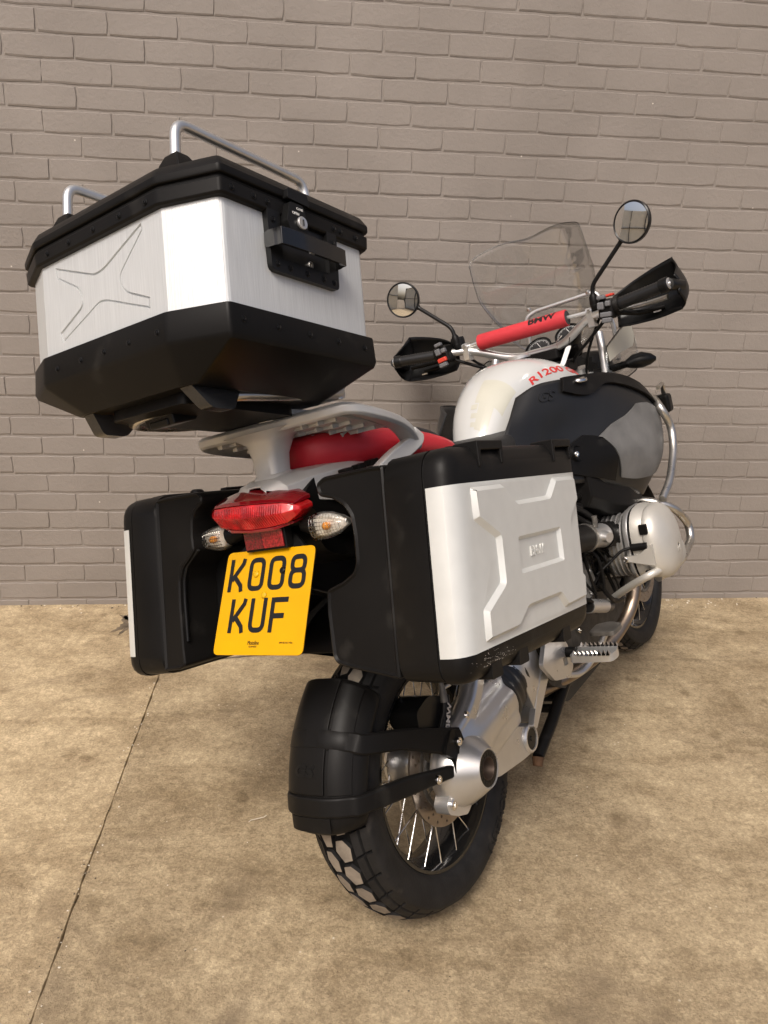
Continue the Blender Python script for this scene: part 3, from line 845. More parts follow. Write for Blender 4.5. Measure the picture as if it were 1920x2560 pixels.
# caliper, sensor, brake hose
mb = MB(); prism(mb, round_poly([(-0.115, 0.43), (-0.105, 0.50), (-0.055, 0.512), (-0.01, 0.495), (0.02, 0.455), (0.005, 0.425), (-0.06, 0.415)], 0.012), xz(-0.085), -0.028, 0.045)
cal = mb.build('brake_caliper', BLACK2, bike, smooth=30, bevel=0.006)
T('caliper_bridge', [(-0.04, -0.115, 0.425), (-0.012, -0.118, 0.455), (0.004, -0.118, 0.49)], [0.013, 0.012, 0.010], BLACK2, cal, 12)
put_text('lettering', 'BMW', 0.024, lambda a, b: V(-0.022 + a * 0.55 - b * 0.75, -0.132, 0.452 + a * 0.80 + b * 0.50), mat('grey_ink', (0.5, 0.48, 0.45), 0.5), cal, bold=0.0006)
T('brake_hose', catmull([(-0.005, -0.118, 0.475), (0.002, -0.12, 0.505), (0.03, -0.122, 0.505), (0.075, -0.12, 0.525), (0.12, -0.115, 0.585), (0.16, -0.10, 0.66)], 6), 0.0045, STEEL, bike, 8)
T('bleed_nipple', [(-0.005, -0.118, 0.478), (-0.002, -0.118, 0.50), (0.0, -0.118, 0.535)], [0.010, 0.008, 0.004], CASTD, cal, 10)
mb = MB(); prism(mb, round_poly([(-0.098, 0.282), (-0.094, 0.262), (-0.065, 0.242), (-0.030, 0.226), (0.0, 0.238), (-0.01, 0.27), (-0.05, 0.295), (-0.080, 0.300)], 0.006), xz(-0.108), -0.016, 0.018)
mb.build('drive_lug', CAST, fd, smooth=30, bevel=0.005)
bolt((-0.076, -0.124, 0.276), (0, -1, 0), 0.012, fd, CHROME, 0.006)
bolt((0.03, -0.14, 0.43), (0.2, -1, 0), 0.009, fd, CHROME, 0.006)

# ================================================================ tyre hugger on its forked arm
hc = V(0, 0, 0.322)
def hug(a, y, r): return hc + V(-r * math.cos(a), y, r * math.sin(a))
mb = MB()
def hr(y): return -0.050 * (min(abs(y), 0.092) / 0.090) ** 3.4
ycs = [-0.0915, -0.089, -0.084, -0.075, -0.062, -0.044, -0.022, 0.0, 0.022, 0.044, 0.062, 0.075, 0.084, 0.089, 0.0915]
rcs = [-0.066] + [hr(y) for y in ycs[1:-1]] + [-0.066]
g = []
A0, A1 = R(7), R(56)
for i in range(25):
    t = i / 24; a = A0 + (A1 - A0) * t
    end = min(1.0, min(t, 1 - t) * 9 + 0.32)
    sh = 1.0 - 0.22 * (max(0, 0.16 - t) / 0.16) ** 2 - 0.12 * (max(0, t - 0.86) / 0.14) ** 2
    g.append([hug(a, y * sh, 0.368 + r - 0.020 * (1 - end) ** 2) for y, r in zip(ycs, rcs)])
patch(mb, g)
hugger = mb.build('hugger', BLACK, bike, smooth=70, solid=0.004, sub=1)
def hug_band(a0, a1, y0, y1, off, m=BLACK, name='hugger_panel'):
    mb = MB(); g = []
    for i in range(9):
        a = a0 + (a1 - a0) * i / 8
        row = []
        for j in range(9):
            y = y0 + (y1 - y0) * j / 8; ay = abs(y)
            row.append(hug(a, y, 0.368 + hr(y) + off))
        g.append(row)
    patch(mb, g)
    return mb.build(name, m, hugger, smooth=60, solid=0.004, bevel=0.0015)
hug_band(R(38), R(54.5), -0.036, 0.070, 0.0040); hug_band(R(38), R(53.5), -0.078, -0.042, 0.0040)
hug_band(R(19.5), R(33), -0.036, 0.076, 0.0040); hug_band(R(19.5), R(33), -0.080, -0.042, 0.0030)
hug_band(R(8.5), R(13), -0.045, 0.055, 0.003)
put_text('lettering', 'GS', 0.030, lambda a, b: hug(R(26) + b / 0.37, -a + 0.012, 0.3735 + hr(-a + 0.012)), BLACK2, hugger, bold=0.0014, sx=1.35, shear=0.15, thick=0.003, cuts=2)
# cross bands wrapping the hugger and running into the two arms
def arm(a_c, half, p_mid, p_end, w_end, name, proud=0.003):
    mb = MB(); rings = []
    path = []
    for y in (0.088, 0.078, 0.06, 0.03, 0.0, -0.03, -0.06, -0.078, -0.090):
        ay = abs(y); off = proud + hr(y)
        path.append((hug(a_c, y, 0.368 + off), half, hug(a_c + 0.3, y, 0.366) - hug(a_c - 0.3, y, 0.366)))
    path += [(Vector(p_mid), half * 1.05, V(0.25, 0, 1)), (Vector(p_mid).lerp(Vector(p_end), 0.5), (half + w_end) / 2, V(0.4, 0, 1)), (Vector(p_end), w_end, V(0.3, 0, 1))]
    cp = catmull([q for q, h, u_ in path], 4); chh = catmull([(h, 0, 0) for q, h, u_ in path], 4); cu_ = catmull([u_.normalized() for q, h, u_ in path], 4)
    path = [(q, h.x, u_) for q, h, u_ in zip(cp, chh, cu_)]
    for i, (q, h, upd) in enumerate(path):
        up = upd.normalized()
        t = (path[min(i + 1, len(path) - 1)][0] - path[max(i - 1, 0)][0]).normalized()
        up = (up - t * up.dot(t)).normalized(); s = t.cross(up)
        d = 0.0050 + 0.0035 * min(1, max(0, (i - 26) / 8))
        rings.append([q + up * h + s * d * 0.5, q + up * h * 0.8 + s * d, q - up * h * 0.8 + s * d, q - up * h + s * d * 0.5, q - up * h - s * d * 0.5, q - up * h * 0.8 - s * d, q + up * h * 0.8 - s * d, q + up * h - s * d * 0.5])
    mb.rings(rings)
    return mb.build(name, BLACK, hugger, smooth=60, bevel=0.003)
arm(R(35.6), 0.0200, (-0.175, -0.112, 0.476), (-0.030, -0.142, 0.398), 0.030, 'hugger_arm', 0.0004)
arm(R(16.0), 0.0190, (-0.210, -0.112, 0.389), (-0.028, -0.142, 0.338), 0.012, 'hugger_arm')
mb = MB(); prism(mb, round_poly([(-0.05, 0.435), (-0.015, 0.42), (-0.008, 0.38), (-0.012, 0.352), (0.008, 0.344), (0.006, 0.333), (-0.03, 0.330), (-0.07, 0.342), (-0.06, 0.375), (-0.09, 0.40)], 0.008), xz(-0.141), -0.007, 0.010)
mb.build('hugger_mount', BLACK, hugger, smooth=30, bevel=0.003)
for q in ((-0.037, -0.1495, 0.402), (-0.036, -0.1495, 0.346), (-0.135, -0.146, 0.368)): bolt(q, (0, -1, 0), 0.0095, hugger, CHROME, 0.006)

# ================================================================ number plate, tail lamp, indicators
pt = R(32.8); pc = V(-0.329, 0, 0.831); pu = V(math.sin(pt), 0, math.cos(pt)); pn = V(-math.cos(pt), 0, math.sin(pt)); pr = V(0, -1, -0.025)
def PL(a, b, h=0.0): return pc + pr * a + pu * b + pn * h
mb = MB()
outl = round_poly([(-0.1143, -0.1016), (0.1143, -0.1016), (0.1143, 0.1016), (-0.1143, 0.1016)], 0.013, 6)
prism(mb, outl, PL, -0.002, 0.0)
plate = mb.build('number_plate', YELLOW, bike, smooth=30, bevel=0.0008)
def glyph(ch, cx, cy, w=0.0425, h=0.066, s=0.0098):
    mb = MB(); x0, x1, y0, y1 = cx - w / 2 + s / 2, cx + w / 2 - s / 2, cy - h / 2 + s / 2, cy + h / 2 - s / 2
    yb, yt = cy - h / 2, cy + h / 2
    fn = lambda a, b, q: PL(a, b, q)
    def loop(a0, a1, b0, b1, r): return round_poly([(a0, b0), (a1, b0), (a1, b1), (a0, b1)], r, 5)
    hh = 0.0007
    if ch == 'K':
        ribbon(mb, [(x0, yb), (x0, yt)], s, fn, hh)
        ribbon(mb, [(x0 + s * 0.4, cy - 0.010), (x1 - 0.002, yt - 0.010), (x1, yt)], s, fn, hh + 0.0001)
        ribbon(mb, [(x0 + s * 0.95, cy - 0.001), (x1 - 0.003, yb + 0.012), (x1, yb)], s, fn, hh + 0.0002)
    elif ch == 'O':
        ribbon(mb, loop(x0, x1, y0, y1, 0.012), s, fn, hh, True)
    elif ch == '8':
        m = cy + 0.002
        ribbon(mb, loop(x0, x1, y0, m, 0.012), s, fn, hh, True)
        ribbon(mb, loop(x0 + 0.0012, x1 - 0.0012, m, y1, 0.011), s, fn, hh + 0.0001, True)
    elif ch == 'U':
        ribbon(mb, [(x0, yt)] + round_poly([(x0, y0 + 0.03), (x0, y0), (x1, y0), (x1, y0 + 0.03)], [0, 0.013, 0.013, 0], 5) + [(x1, yt)], s, fn, hh)
    elif ch == 'F':
        ribbon(mb, [(x0, yb), (x0, y1), (x1 + s / 2, y1)], s, fn, hh)
        ribbon(mb, [(x0 + s * 0.5, cy - 0.002), (x1 - 0.002, cy - 0.002)], s, fn, hh + 0.0001)
    return mb.build('character', BLACKINK, plate, smooth=0, recalc=False)
for i, ch in enumerate('KOO8'): glyph(ch, -0.0800 + i * 0.0530, 0.0535)
for i, ch in enumerate('KUF'): glyph(ch, -0.0620 + i * 0.0530, -0.0270)
put_text('maker_name', 'Motoline', 0.0115, lambda a, b: PL(a - 0.010, b - 0.0790, 0.0007), BLACKINK, plate, sx=0.72, shear=0.1, thick=0.0003)
put_text('maker_code', 'GU34 8DZ', 0.0045, lambda a, b: PL(a - 0.010, b - 0.0860, 0.0007), BLACKINK, plate, thick=0.0003)
put_text('maker_code', 'SAP BS AU 145e', 0.0048, lambda a, b: PL(a + 0.072, b - 0.0790, 0.0007), BLACKINK, plate, thick=0.0003)
for (a, b, m) in ((-0.0275, 0.0535, YSCREW), (0.0405, 0.0575, BLACK2), (0.0010, 0.0115, YSCREW)):
    mb = MB(); mb.lathe([(0, 0.0068), (0.002, 0.0066), (0.0032, 0.0052), (0.0038, 0.0)], (0, 0, 0), 'z', 20)
    o = mb.build('screw_cap', m, plate, smooth=60); o.matrix_local = aim(PL(a, b, 0.0004), pn)
# plate bracket and inner tail
mb = MB(); prism(mb, round_poly([(-0.10, -0.075), (0.10, -0.075), (0.10, 0.09), (0.05, 0.135), (-0.05, 0.135), (-0.10, 0.09)], 0.01), PL, -0.014, -0.0035)
mb.build('plate_bracket', BLACK, bike, smooth=30, bevel=0.002)
# reflector
mb = MB()
def RF(a, b, h=0): return V(-0.283, 0, 0.938) + V(0, -1, 0) * a + V(0.12, 0, 0.992) * b + V(-0.992, 0, 0.12) * h
prism(mb, [(-0.053, -0.021), (0.055, -0.021), (0.055, 0.02), (-0.053, 0.02)], RF, -0.02, 0.0)
mb.build('reflector_holder', BLACK, bike, smooth=0, bevel=0.002)
for (a0, a1, m) in ((-0.049, -0.003, mat('dark_red_reflector', (0.13, 0.004, 0.008), 0.25, coat=0.6, var=0.6, vscale=220, bump=0.6, bscale=300)), (-0.002, 0.051, REFLECT)):
    mb = MB(); prism(mb, [(a0, -0.0165), (a1, -0.0165), (a1, 0.0165), (a0, 0.0165)], RF, 0.001, 0.004)
    mb.build('reflector', m, bike, smooth=0, bevel=0.0008)
# tail lamp: wide lens tapering to both ends
def lamp_loft(secs, m, name, parent, n=18):
    mb = MB(); rings = []
    for (y, x, z, hx, hz, zt) in secs:
        ring = []
        for k in range(n):
            a = 2 * math.pi * k / n
            ring.append(V(x - hx * math.cos(a), y, z + hz * math.sin(a) + (zt if math.sin(a) > 0.3 else 0)))
        rings.append(ring)
    mb.rings(rings); return mb.build(name, m, parent, smooth=60)
def facet(secs, m, name, parent, bev=0.002):
    mb = MB(); rings = []
    full = [(-y, q) for y, q in secs[:0:-1]] + [(y, q) for y, q in secs]
    for y, q in full: rings.append([V(x, y * 0.93 + 0.010, 0.990 + (z - 0.990) * 0.84 + y * 0.055 + 0.003) for x, z in q])
    mb.rings(rings); return mb.build(name, m, parent, smooth=20, bevel=bev, seg=2)
tl = facet([(0.0, [(-.24, .954), (-.300, .953), (-.3135, .984), (-.303, 1.0125), (-.24, 1.0125)]), (0.055, [(-.24, .956), (-.296, .956), (-.309, .985), (-.299, 1.011), (-.24, 1.011)]),
            (0.095, [(-.24, .962), (-.290, .963), (-.302, .987), (-.293, 1.008), (-.24, 1.008)]), (0.114, [(-.24, .974), (-.283, .975), (-.291, .988), (-.285, 1.000), (-.24, 1.000)]), (0.1225, [(-.24, .984), (-.274, .984), (-.279, .988), (-.274, .993), (-.24, .993)])], REDLENS, 'tail_lamp', bike)
facet([(0.0, [(-.235, 1.0135), (-.3055, 1.0135), (-.300, 1.021), (-.268, 1.0375), (-.235, 1.0375)]), (0.055, [(-.235, 1.0120), (-.3015, 1.0120), (-.296, 1.019), (-.264, 1.034), (-.235, 1.034)]),
       (0.095, [(-.235, 1.0090), (-.2955, 1.0090), (-.290, 1.014), (-.262, 1.024), (-.235, 1.024)]), (0.116, [(-.235, 1.0010), (-.286, 1.0010), (-.281, 1.004), (-.256, 1.010), (-.235, 1.010)])], REDDK, 'lamp_cover', tl)
facet([(0.0, [(-.25, .947), (-.303, .947), (-.303, .9535), (-.25, .9535)]), (0.06, [(-.25, .949), (-.298, .949), (-.298, .9560), (-.25, .9560)]), (0.098, [(-.25, .957), (-.280, .957), (-.280, .962), (-.25, .962)])], REDDK, 'lamp_trim', tl, 0.001)
mb = MB()
for i in range(34):
    y = 0.092 - i * 0.0056
    if abs(y) > 0.094: continue
    t = abs(y) / 0.095; k = 0.0062 * t ** 2
    yy = y * 0.93 + 0.010; dz = y * 0.055 + 0.003
    mb.tube([V(-.3005 + k * 1.6, yy, .9615 + dz + 0.005 * t * t), V(-.3142 + k * 1.85, yy, .985 + dz + 0.0025 * t * t), V(-.3050 + k * 1.6, yy, 1.005 + dz - 0.0025 * t * t)], 0.0009, 5)
mb.build('lens_rib', REDLENS, tl, smooth=60)
mb = MB(); prism(mb, round_poly([(-0.30, 1.005), (-0.26, 1.03), (-0.06, 1.02), (-0.06, 0.90), (-0.22, 0.905), (-0.262, 0.935)], 0.01), lambda a, b, h: V(a + 0.06, h, b), -0.088, 0.088)
mb.build('tail_body', BLACK, bike, smooth=30, bevel=0.006)
# indicators
for s in (-1, 1):
    ic = V(-0.263, s * 0.153, 0.948 + s * 0.003)
    def ring(y, rx, rz, xo=0): return [ic + V(xo - rx * math.cos(2 * math.pi * k / 20), s * y * 0.92, 0.92 * rz * math.sin(2 * math.pi * k / 20)) for k in range(20)]
    mb = MB(); mb.rings([ring(-0.042, 0.016, 0.019), ring(-0.036, 0.0225, 0.0265), ring(-0.018, 0.0255, 0.0285), ring(0.004, 0.024, 0.0255), ring(0.024, 0.019, 0.018), ring(0.040, 0.0105, 0.0085), ring(0.0455, 0.003, 0.002)])
    ind = mb.build('indicator', LENS, bike, smooth=70)
    mb = MB(); q = 0.86
    mb.rings([[V(max(p_.x, ic.x - 0.004), p_.y, p_.z) for p_ in r_] for r_ in (ring(-0.040, 0.020 * q, 0.024 * q, 0.006), ring(-0.018, 0.0255 * q, 0.0285 * q, 0.006), ring(0.004, 0.024 * q, 0.0255 * q, 0.006), ring(0.024, 0.019 * q, 0.018 * q, 0.006), ring(0.040, 0.009, 0.007, 0.006))])
    mb.build('lamp_reflector', SILVERIN, ind, smooth=40)
    mb = MB(); mb.lathe([(-0.010, 0.0001), (-0.009, 0.005), (-0.004, 0.0078), (0.002, 0.007), (0.006, 0.005)], ic + V(-0.008, s * -0.004, 0.0), 'x', 16)
    mb.build('bulb', AMBER, ind, smooth=60)
    mb = MB()
    for i in range(11):
        y = -0.034 + i * 0.0062; hz = 0.028 * (1 - max(0, (y + 0.01) / 0.062) ** 1.6 * 0.85)
        mb.tube([ic + V(-(0.0245 * (1 - max(0, (y + 0.01) / 0.062) ** 1.6 * 0.75)) * math.cos(R(a)) + 0.0008, s * y, hz * math.sin(R(a)) * 0.96) for a in (-58, -30, 0, 30, 58)], 0.0010, 5)
    for j in range(6):
        z = -0.018 + j * 0.0072
        xr = 0.0245 * math.sqrt(max(0.05, 1 - (z / 0.0285) ** 2))
        mb.tube([ic + V(-xr * k_ + 0.0008, s * y_, z * m_) for y_, k_, m_ in ((-0.036, 0.9, 0.95), (-0.018, 1.0, 1.0), (0.004, 0.93, 0.9), (0.022, 0.76, 0.66))], 0.0009, 5)
    mb.build('lens_rib', LENS, ind, smooth=60)
    T('indicator_stalk', [ic + V(0.008, s * -0.036, 0.0), ic + V(0.012, s * -0.075, 0.004)], [0.020, 0.013], BLACK, ind, 12)

# ================================================================ silver tail piece, post and luggage carrier
mb = MB()
tailp = []
for (x, w, zt, zb) in ((-0.272, 0.030, 1.036, 1.026), (-0.255, 0.066, 1.043, 1.015), (-0.20, 0.086, 1.047, 0.985), (-0.13, 0.098, 1.045, 0.965), (-0.05, 0.105, 1.035, 0.962), (0.08, 0.108, 1.018, 0.955)):
    tailp.append([V(x, y, z) for y, z in ((-w, zb), (-w, zt - 0.016), (-w + 0.014, zt - 0.004), (-w * 0.5, zt), (0, zt + 0.001), (w * 0.5, zt), (w - 0.014, zt - 0.004), (w, zt - 0.016), (w, zb))])
mb.rings(tailp, close=False)
mb.build('tail_cover', FRAMEP, bike, smooth=40, solid=0.004, bevel=0.0025)
mb = MB(); secs = []
for (z, x, hx, hy) in ((1.040, -0.212, 0.033, 0.036), (1.050, -0.212, 0.031, 0.034), (1.053, -0.211, 0.028, 0.030), (1.085, -0.205, 0.031, 0.032), (1.115, -0.195, 0.040, 0.042), (1.130, -0.185, 0.062, 0.066), (1.138, -0.175, 0.085, 0.095)):
    secs.append([V(x + hx * math.copysign(abs(math.cos(2 * math.pi * k / 20)) ** 0.55, math.cos(2 * math.pi * k / 20)), hy * math.copysign(abs(math.sin(2 * math.pi * k / 20)) ** 0.55, math.sin(2 * math.pi * k / 20)), z) for k in range(20)])
mb.rings(secs); mb.build('carrier_post', FRAMEP, bike, smooth=50)
# carrier: broad rim sweeping round the rear, dropping forward to two legs
def rk(x): return 1.148 if x < -0.2 else 1.148 - (x + 0.2) * 0.30 - max(0, x + 0.05) ** 2 * 1.6
outer = [(0.080, 0.166), (0.01, 0.196), (-0.07, 0.215), (-0.14, 0.220), (-0.185, 0.210), (-0.215, 0.165), (-0.232, 0.09), (-0.240, 0.0)]
outer = outer + [(x, -y) for x, y in outer[-2::-1]]
oc = catmull([(x, y, 0) for x, y in outer], 5)
mb = MB(); rings = []
for i, q in enumerate(oc):
    t = (oc[min(i + 1, len(oc) - 1)] - oc[max(i - 1, 0)]).normalized(); nn = V(-t.y, t.x, 0)
    if nn.dot(V(-0.08, 0, 0) - q) < 0: nn = -nn
    z = rk(q.x); w = 0.040
    rings.append([V(q.x, q.y, z), V(q.x, q.y, z - 0.013) - nn * 0.0, V(q.x, q.y, z - 0.019) + nn * 0.006, V(q.x, q.y, z - 0.012) + nn * w, V(q.x, q.y, z + 0.003) + nn * w, V(q.x, q.y, z + 0.006) + nn * 0.010])
mb.rings(rings); carrier = mb.build('luggage_carrier', FRAMEP, bike, smooth=40, bevel=0.0025)
mb = MB()
prism(mb, round_poly([(-0.21, -0.10), (-0.21, 0.10), (-0.18, 0.17), (-0.10, 0.178), (-0.05, 0.17), (-0.04, -0.17), (-0.10, -0.178), (-0.18, -0.17)], 0.01), lambda a, b, h: V(a, b, rk(a) - 0.010 + h), -0.004, 0.004)
for y in (-0.13, -0.09, -0.045, 0.045, 0.09, 0.13):
    for x in (-0.18, -0.14, -0.10, -0.065): mb.box((x, y, rk(x) - 0.0165), (0.042, 0.004, 0.008))
for x in (-0.18, -0.14, -0.10, -0.065): mb.box((x, 0, rk(x) - 0.0170), (0.004, 0.32, 0.007))
mb.build('carrier_floor', FRAMEP, carrier, smooth=30)
for s in (-1, 1):
    lp_ = catmull([(0.075, s * 0.160, 1.060), (0.062, s * 0.166, 1.046), (0.028, s * 0.164, 1.034), (-0.035, s * 0.158, 1.018), (-0.105, s * 0.148, 0.990)], 4)
    mb = MB(); rings = []
    for i, q in enumerate(lp_):
        t = (lp_[min(i + 1, len(lp_) - 1)] - lp_[max(i - 1, 0)]).normalized(); up = V(-t.z, 0, t.x).normalized(); sd_ = V(0, 1, 0)
        w = 0.017; th_ = 0.011
        rings.append([q + up * w + sd_ * th_, q + up * w - sd_ * th_, q - up * w - sd_ * th_, q - up * w + sd_ * th_])
    mb.rings(rings); mb.build('carrier_leg', FRAMEP, carrier, smooth=40, bevel=0.004)
mb = MB(); prism(mb, round_poly([(-0.232, -0.012), (-0.232, -0.055), (-0.20, -0.085), (-0.11, -0.10), (-0.06, -0.10), (-0.06, 0.02), (-0.11, 0.02)], 0.01), lambda a, b, h: V(a, b, rk(a) + 0.002 + h), 0, 0.014)
mb.build('carrier_pad', FRAMEP, carrier, smooth=30, bevel=0.004)
# steel tube adaptor frame under the top case
T('tube_rack', [(-0.13, -0.148, 1.215), (-0.128, -0.150, 1.168), (-0.30, -0.150, 1.188), (-0.40, -0.135, 1.205), (-0.43, -0.07, 1.212), (-0.43, 0.07, 1.212), (-0.40, 0.135, 1.205), (-0.30, 0.150, 1.188), (-0.128, 0.150, 1.168), (-0.13, 0.148, 1.215)], 0.0095, STEEL, bike, 12, 0.03)
T('tube_rack_brace', [(-0.128, -0.150, 1.168), (-0.128, 0.150, 1.168)], 0.0085, STEEL, bike, 12)
mb = MB(); prism(mb, round_poly([(-0.42, -0.085), (-0.42, 0.085), (-0.12, 0.12), (-0.12, -0.12)], 0.02), lambda a, b, h: V(a, b, 1.166 - (a + 0.12) * 0.13 + h), 0.008, 0.020)
mb.build('case_mount_plate', BLACK, bike, smooth=30, bevel=0.003)
mb = MB(); mb.box((-0.405, 0.02, 1.196), (0.055, 0.075, 0.022)); mb.box((-0.43, 0.02, 1.192), (0.012, 0.05, 0.014))
mb.build('release_catch', BLACK2, bike, smooth=0, bevel=0.004)
for q in ((-0.22, -0.14, 1.172), (-0.14, -0.148, 1.160)):
    bolt(q, (0, 0, 1), 0.009, bike, STEEL, 0.008)
# ================================================================ seats
def body_loft(secs, m, name, parent=None, prof=None, sub=1, smooth=70, bevel=0):
    mb = MB(); rings = []
    for (x, w, zt, zb) in secs:
        rings.append([V(x, y * w, zb + (zt - zb) * z) for y, z in prof])
    mb.rings(rings); return mb.build(name, m, parent or bike, smooth=smooth, sub=sub, bevel=bevel)
SEATP = [(-0.86, 0), (-1.0, 0.25), (-1.0, 0.70), (-0.90, 0.93), (-0.55, 1.0), (0, 1.015), (0.55, 1.0), (0.90, 0.93), (1.0, 0.70), (1.0, 0.25), (0.86, 0)]
pas = body_loft([(-0.150, 0.035, 1.090, 1.055), (-0.138, 0.066, 1.106, 1.036), (-0.09, 0.096, 1.110, 1.022), (-0.01, 0.124, 1.100, 1.010), (0.08, 0.140, 1.080, 1.000), (0.20, 0.140, 1.048, 0.980), (0.29, 0.130, 1.016, 0.962), (0.335, 0.105, 0.985, 0.955)], REDV, 'passenger_seat', prof=SEATP)
body_loft([(-0.05, 0.050, 1.100, 1.08), (0.0, 0.086, 1.104, 1.072), (0.06, 0.108, 1.094, 1.060), (0.18, 0.116, 1.068, 1.036), (0.27, 0.108, 1.036, 1.004), (0.325, 0.085, 1.000, 0.97)], SEATB, 'seat_top_panel', pas, SEATP)
body_loft([(0.30, 0.110, 0.970, 0.90), (0.38, 0.150, 0.985, 0.90), (0.50, 0.152, 0.985, 0.90), (0.60, 0.130, 0.976, 0.90), (0.70, 0.105, 0.985, 0.92), (0.76, 0.075, 0.985, 0.93)], SEATB, 'rider_seat', prof=SEATP)
body_loft([(-0.16, 0.060, 1.048, 1.02), (-0.08, 0.095, 1.032, 0.95), (0.10, 0.120, 1.015, 0.90), (0.30, 0.120, 0.96, 0.80), (0.55, 0.115, 0.905, 0.70), (0.80, 0.11, 0.90, 0.65)], DARK, 'seat_frame', prof=SEATP, sub=0, smooth=40)
# grab detents under the seat edge
mb = MB()
for x in (-0.13, -0.085, -0.04): mb.box((x, -0.112, 1.022), (0.026, 0.02, 0.012))
mb.build('seat_bumper', BLACK, bike, smooth=0, bevel=0.002)

# ================================================================ tank
mb = MB(); g = []
tsec = ((0.565, 0.050, 0.962), (0.608, 0.074, 1.022), (0.67, 0.093, 1.085), (0.755, 0.114, 1.132), (0.855, 0.138, 1.160), (0.97, 0.160, 1.156), (1.07, 0.172, 1.126), (1.15, 0.175, 1.090), (1.21, 0.172, 1.062), (1.30, 0.165, 1.035))
for (x, w, zt) in tsec:
    rt = []
    for y, dz in ((1.0, 0.26), (1.02, 0.17), (0.985, 0.10), (0.86, 0.044), (0.58, 0.014), (0.26, 0.002), (0, 0)):
        rt.append(V(x - (0.02 if dz > 0.15 else 0), y * w, zt - dz))
    g.append(rt + [V(q.x, -q.y, q.z) for q in rt[-2::-1]])
gt = surf(g, 4, 3)
patch(mb, gt)
tank = mb.build('fuel_tank', WHITE, bike, smooth=80, solid=0.004)
mb = MB(); mb.lathe([(0.0, 0.0), (0.0, 0.030), (-0.006, 0.036), (-0.012, 0.036)], V(1.02, 0, 1.174), 'z', 32); mb.build('filler_cap', CAST, tank, smooth=40)
# protective film stickers: curved bars on the knee side
def film(u0, u1, v0, v1):
    mb = MB(); patch(mb, subsurf_patch(gt, u0, u1, v0, v1, -0.0026, 24, 16)); return mb
U = len(gt) - 1
for (u0, u1, v0, v1) in ((0.19, 0.305, 0.53, 0.765), (0.075, 0.19, 0.58, 0.70)):
    film(u0, u1, v0, v1).build('tank_film', FILM, tank, smooth=80)
for (u, v) in ((0.085, 0.585), (0.125, 0.575), (0.162, 0.56)):
    film(u, u + 0.022, v - 0.065, v + 0.01).build('tank_film', FILM, tank, smooth=80)
# model lettering on the tank shoulder
def tank_pt(u, v, off=-0.0028):
    return subsurf_patch(gt, u, u + 1e-4, v, v + 1e-4, off, 1, 1)[0][0]
def tank_text(a, b): return tank_pt(0.475 + a / 0.735 - b * 0.1, 0.776 - a * 0.10 - b * 0.46 / 0.50)
put_text('lettering', 'R1200', 0.046, tank_text, REDINK, tank, bold=0.0008, sx=1.15, thick=0.0006, cuts=3)
put_text('lettering', 'GS', 0.046, lambda a, b: tank_text(a + 0.115, b), REDINK, tank, bold=0.0008, sx=1.1, thick=0.0006, cuts=3)

# side panels, caps and scuffed grey wings, both sides
PANEL = [
 [(.690, -.112, 1.055), (.628, -.112, 1.01), (.568, -.112, .965), (.54, -.114, .91), (.52, -.12, .86)],
 [(.745, -.155, 1.076), (.695, -.155, 1.02), (.650, -.150, .95), (.62, -.148, .89), (.60, -.145, .83)],
 [(.83, -.195, 1.074), (.80, -.196, 1.01), (.77, -.182, .93), (.75, -.186, .86), (.73, -.185, .79)],
 [(.96, -.232, 1.062), (.95, -.248, 1.00), (.93, -.255, .92), (.91, -.268, .83), (.88, -.238, .75)],
 [(1.09, -.262, 1.038), (1.09, -.290, .97), (1.08, -.302, .88), (1.05, -.308, .79), (1.01, -.258, .69)],
 [(1.19, -.288, .995), (1.21, -.312, .93), (1.205, -.322, .85), (1.165, -.318, .76), (1.10, -.268, .66)],
 [(1.26, -.285, .945), (1.285, -.298, .885), (1.28, -.300, .82), (1.24, -.288, .74), (1.17, -.240, .66)],
 [(1.275, -.20, .93), (1.30, -.20, .88), (1.29, -.20, .80), (1.25, -.19, .74), (1.18, -.17, .66)]]
gp = surf([[Vector(q) for q in c] for c in PANEL], 6, 6)
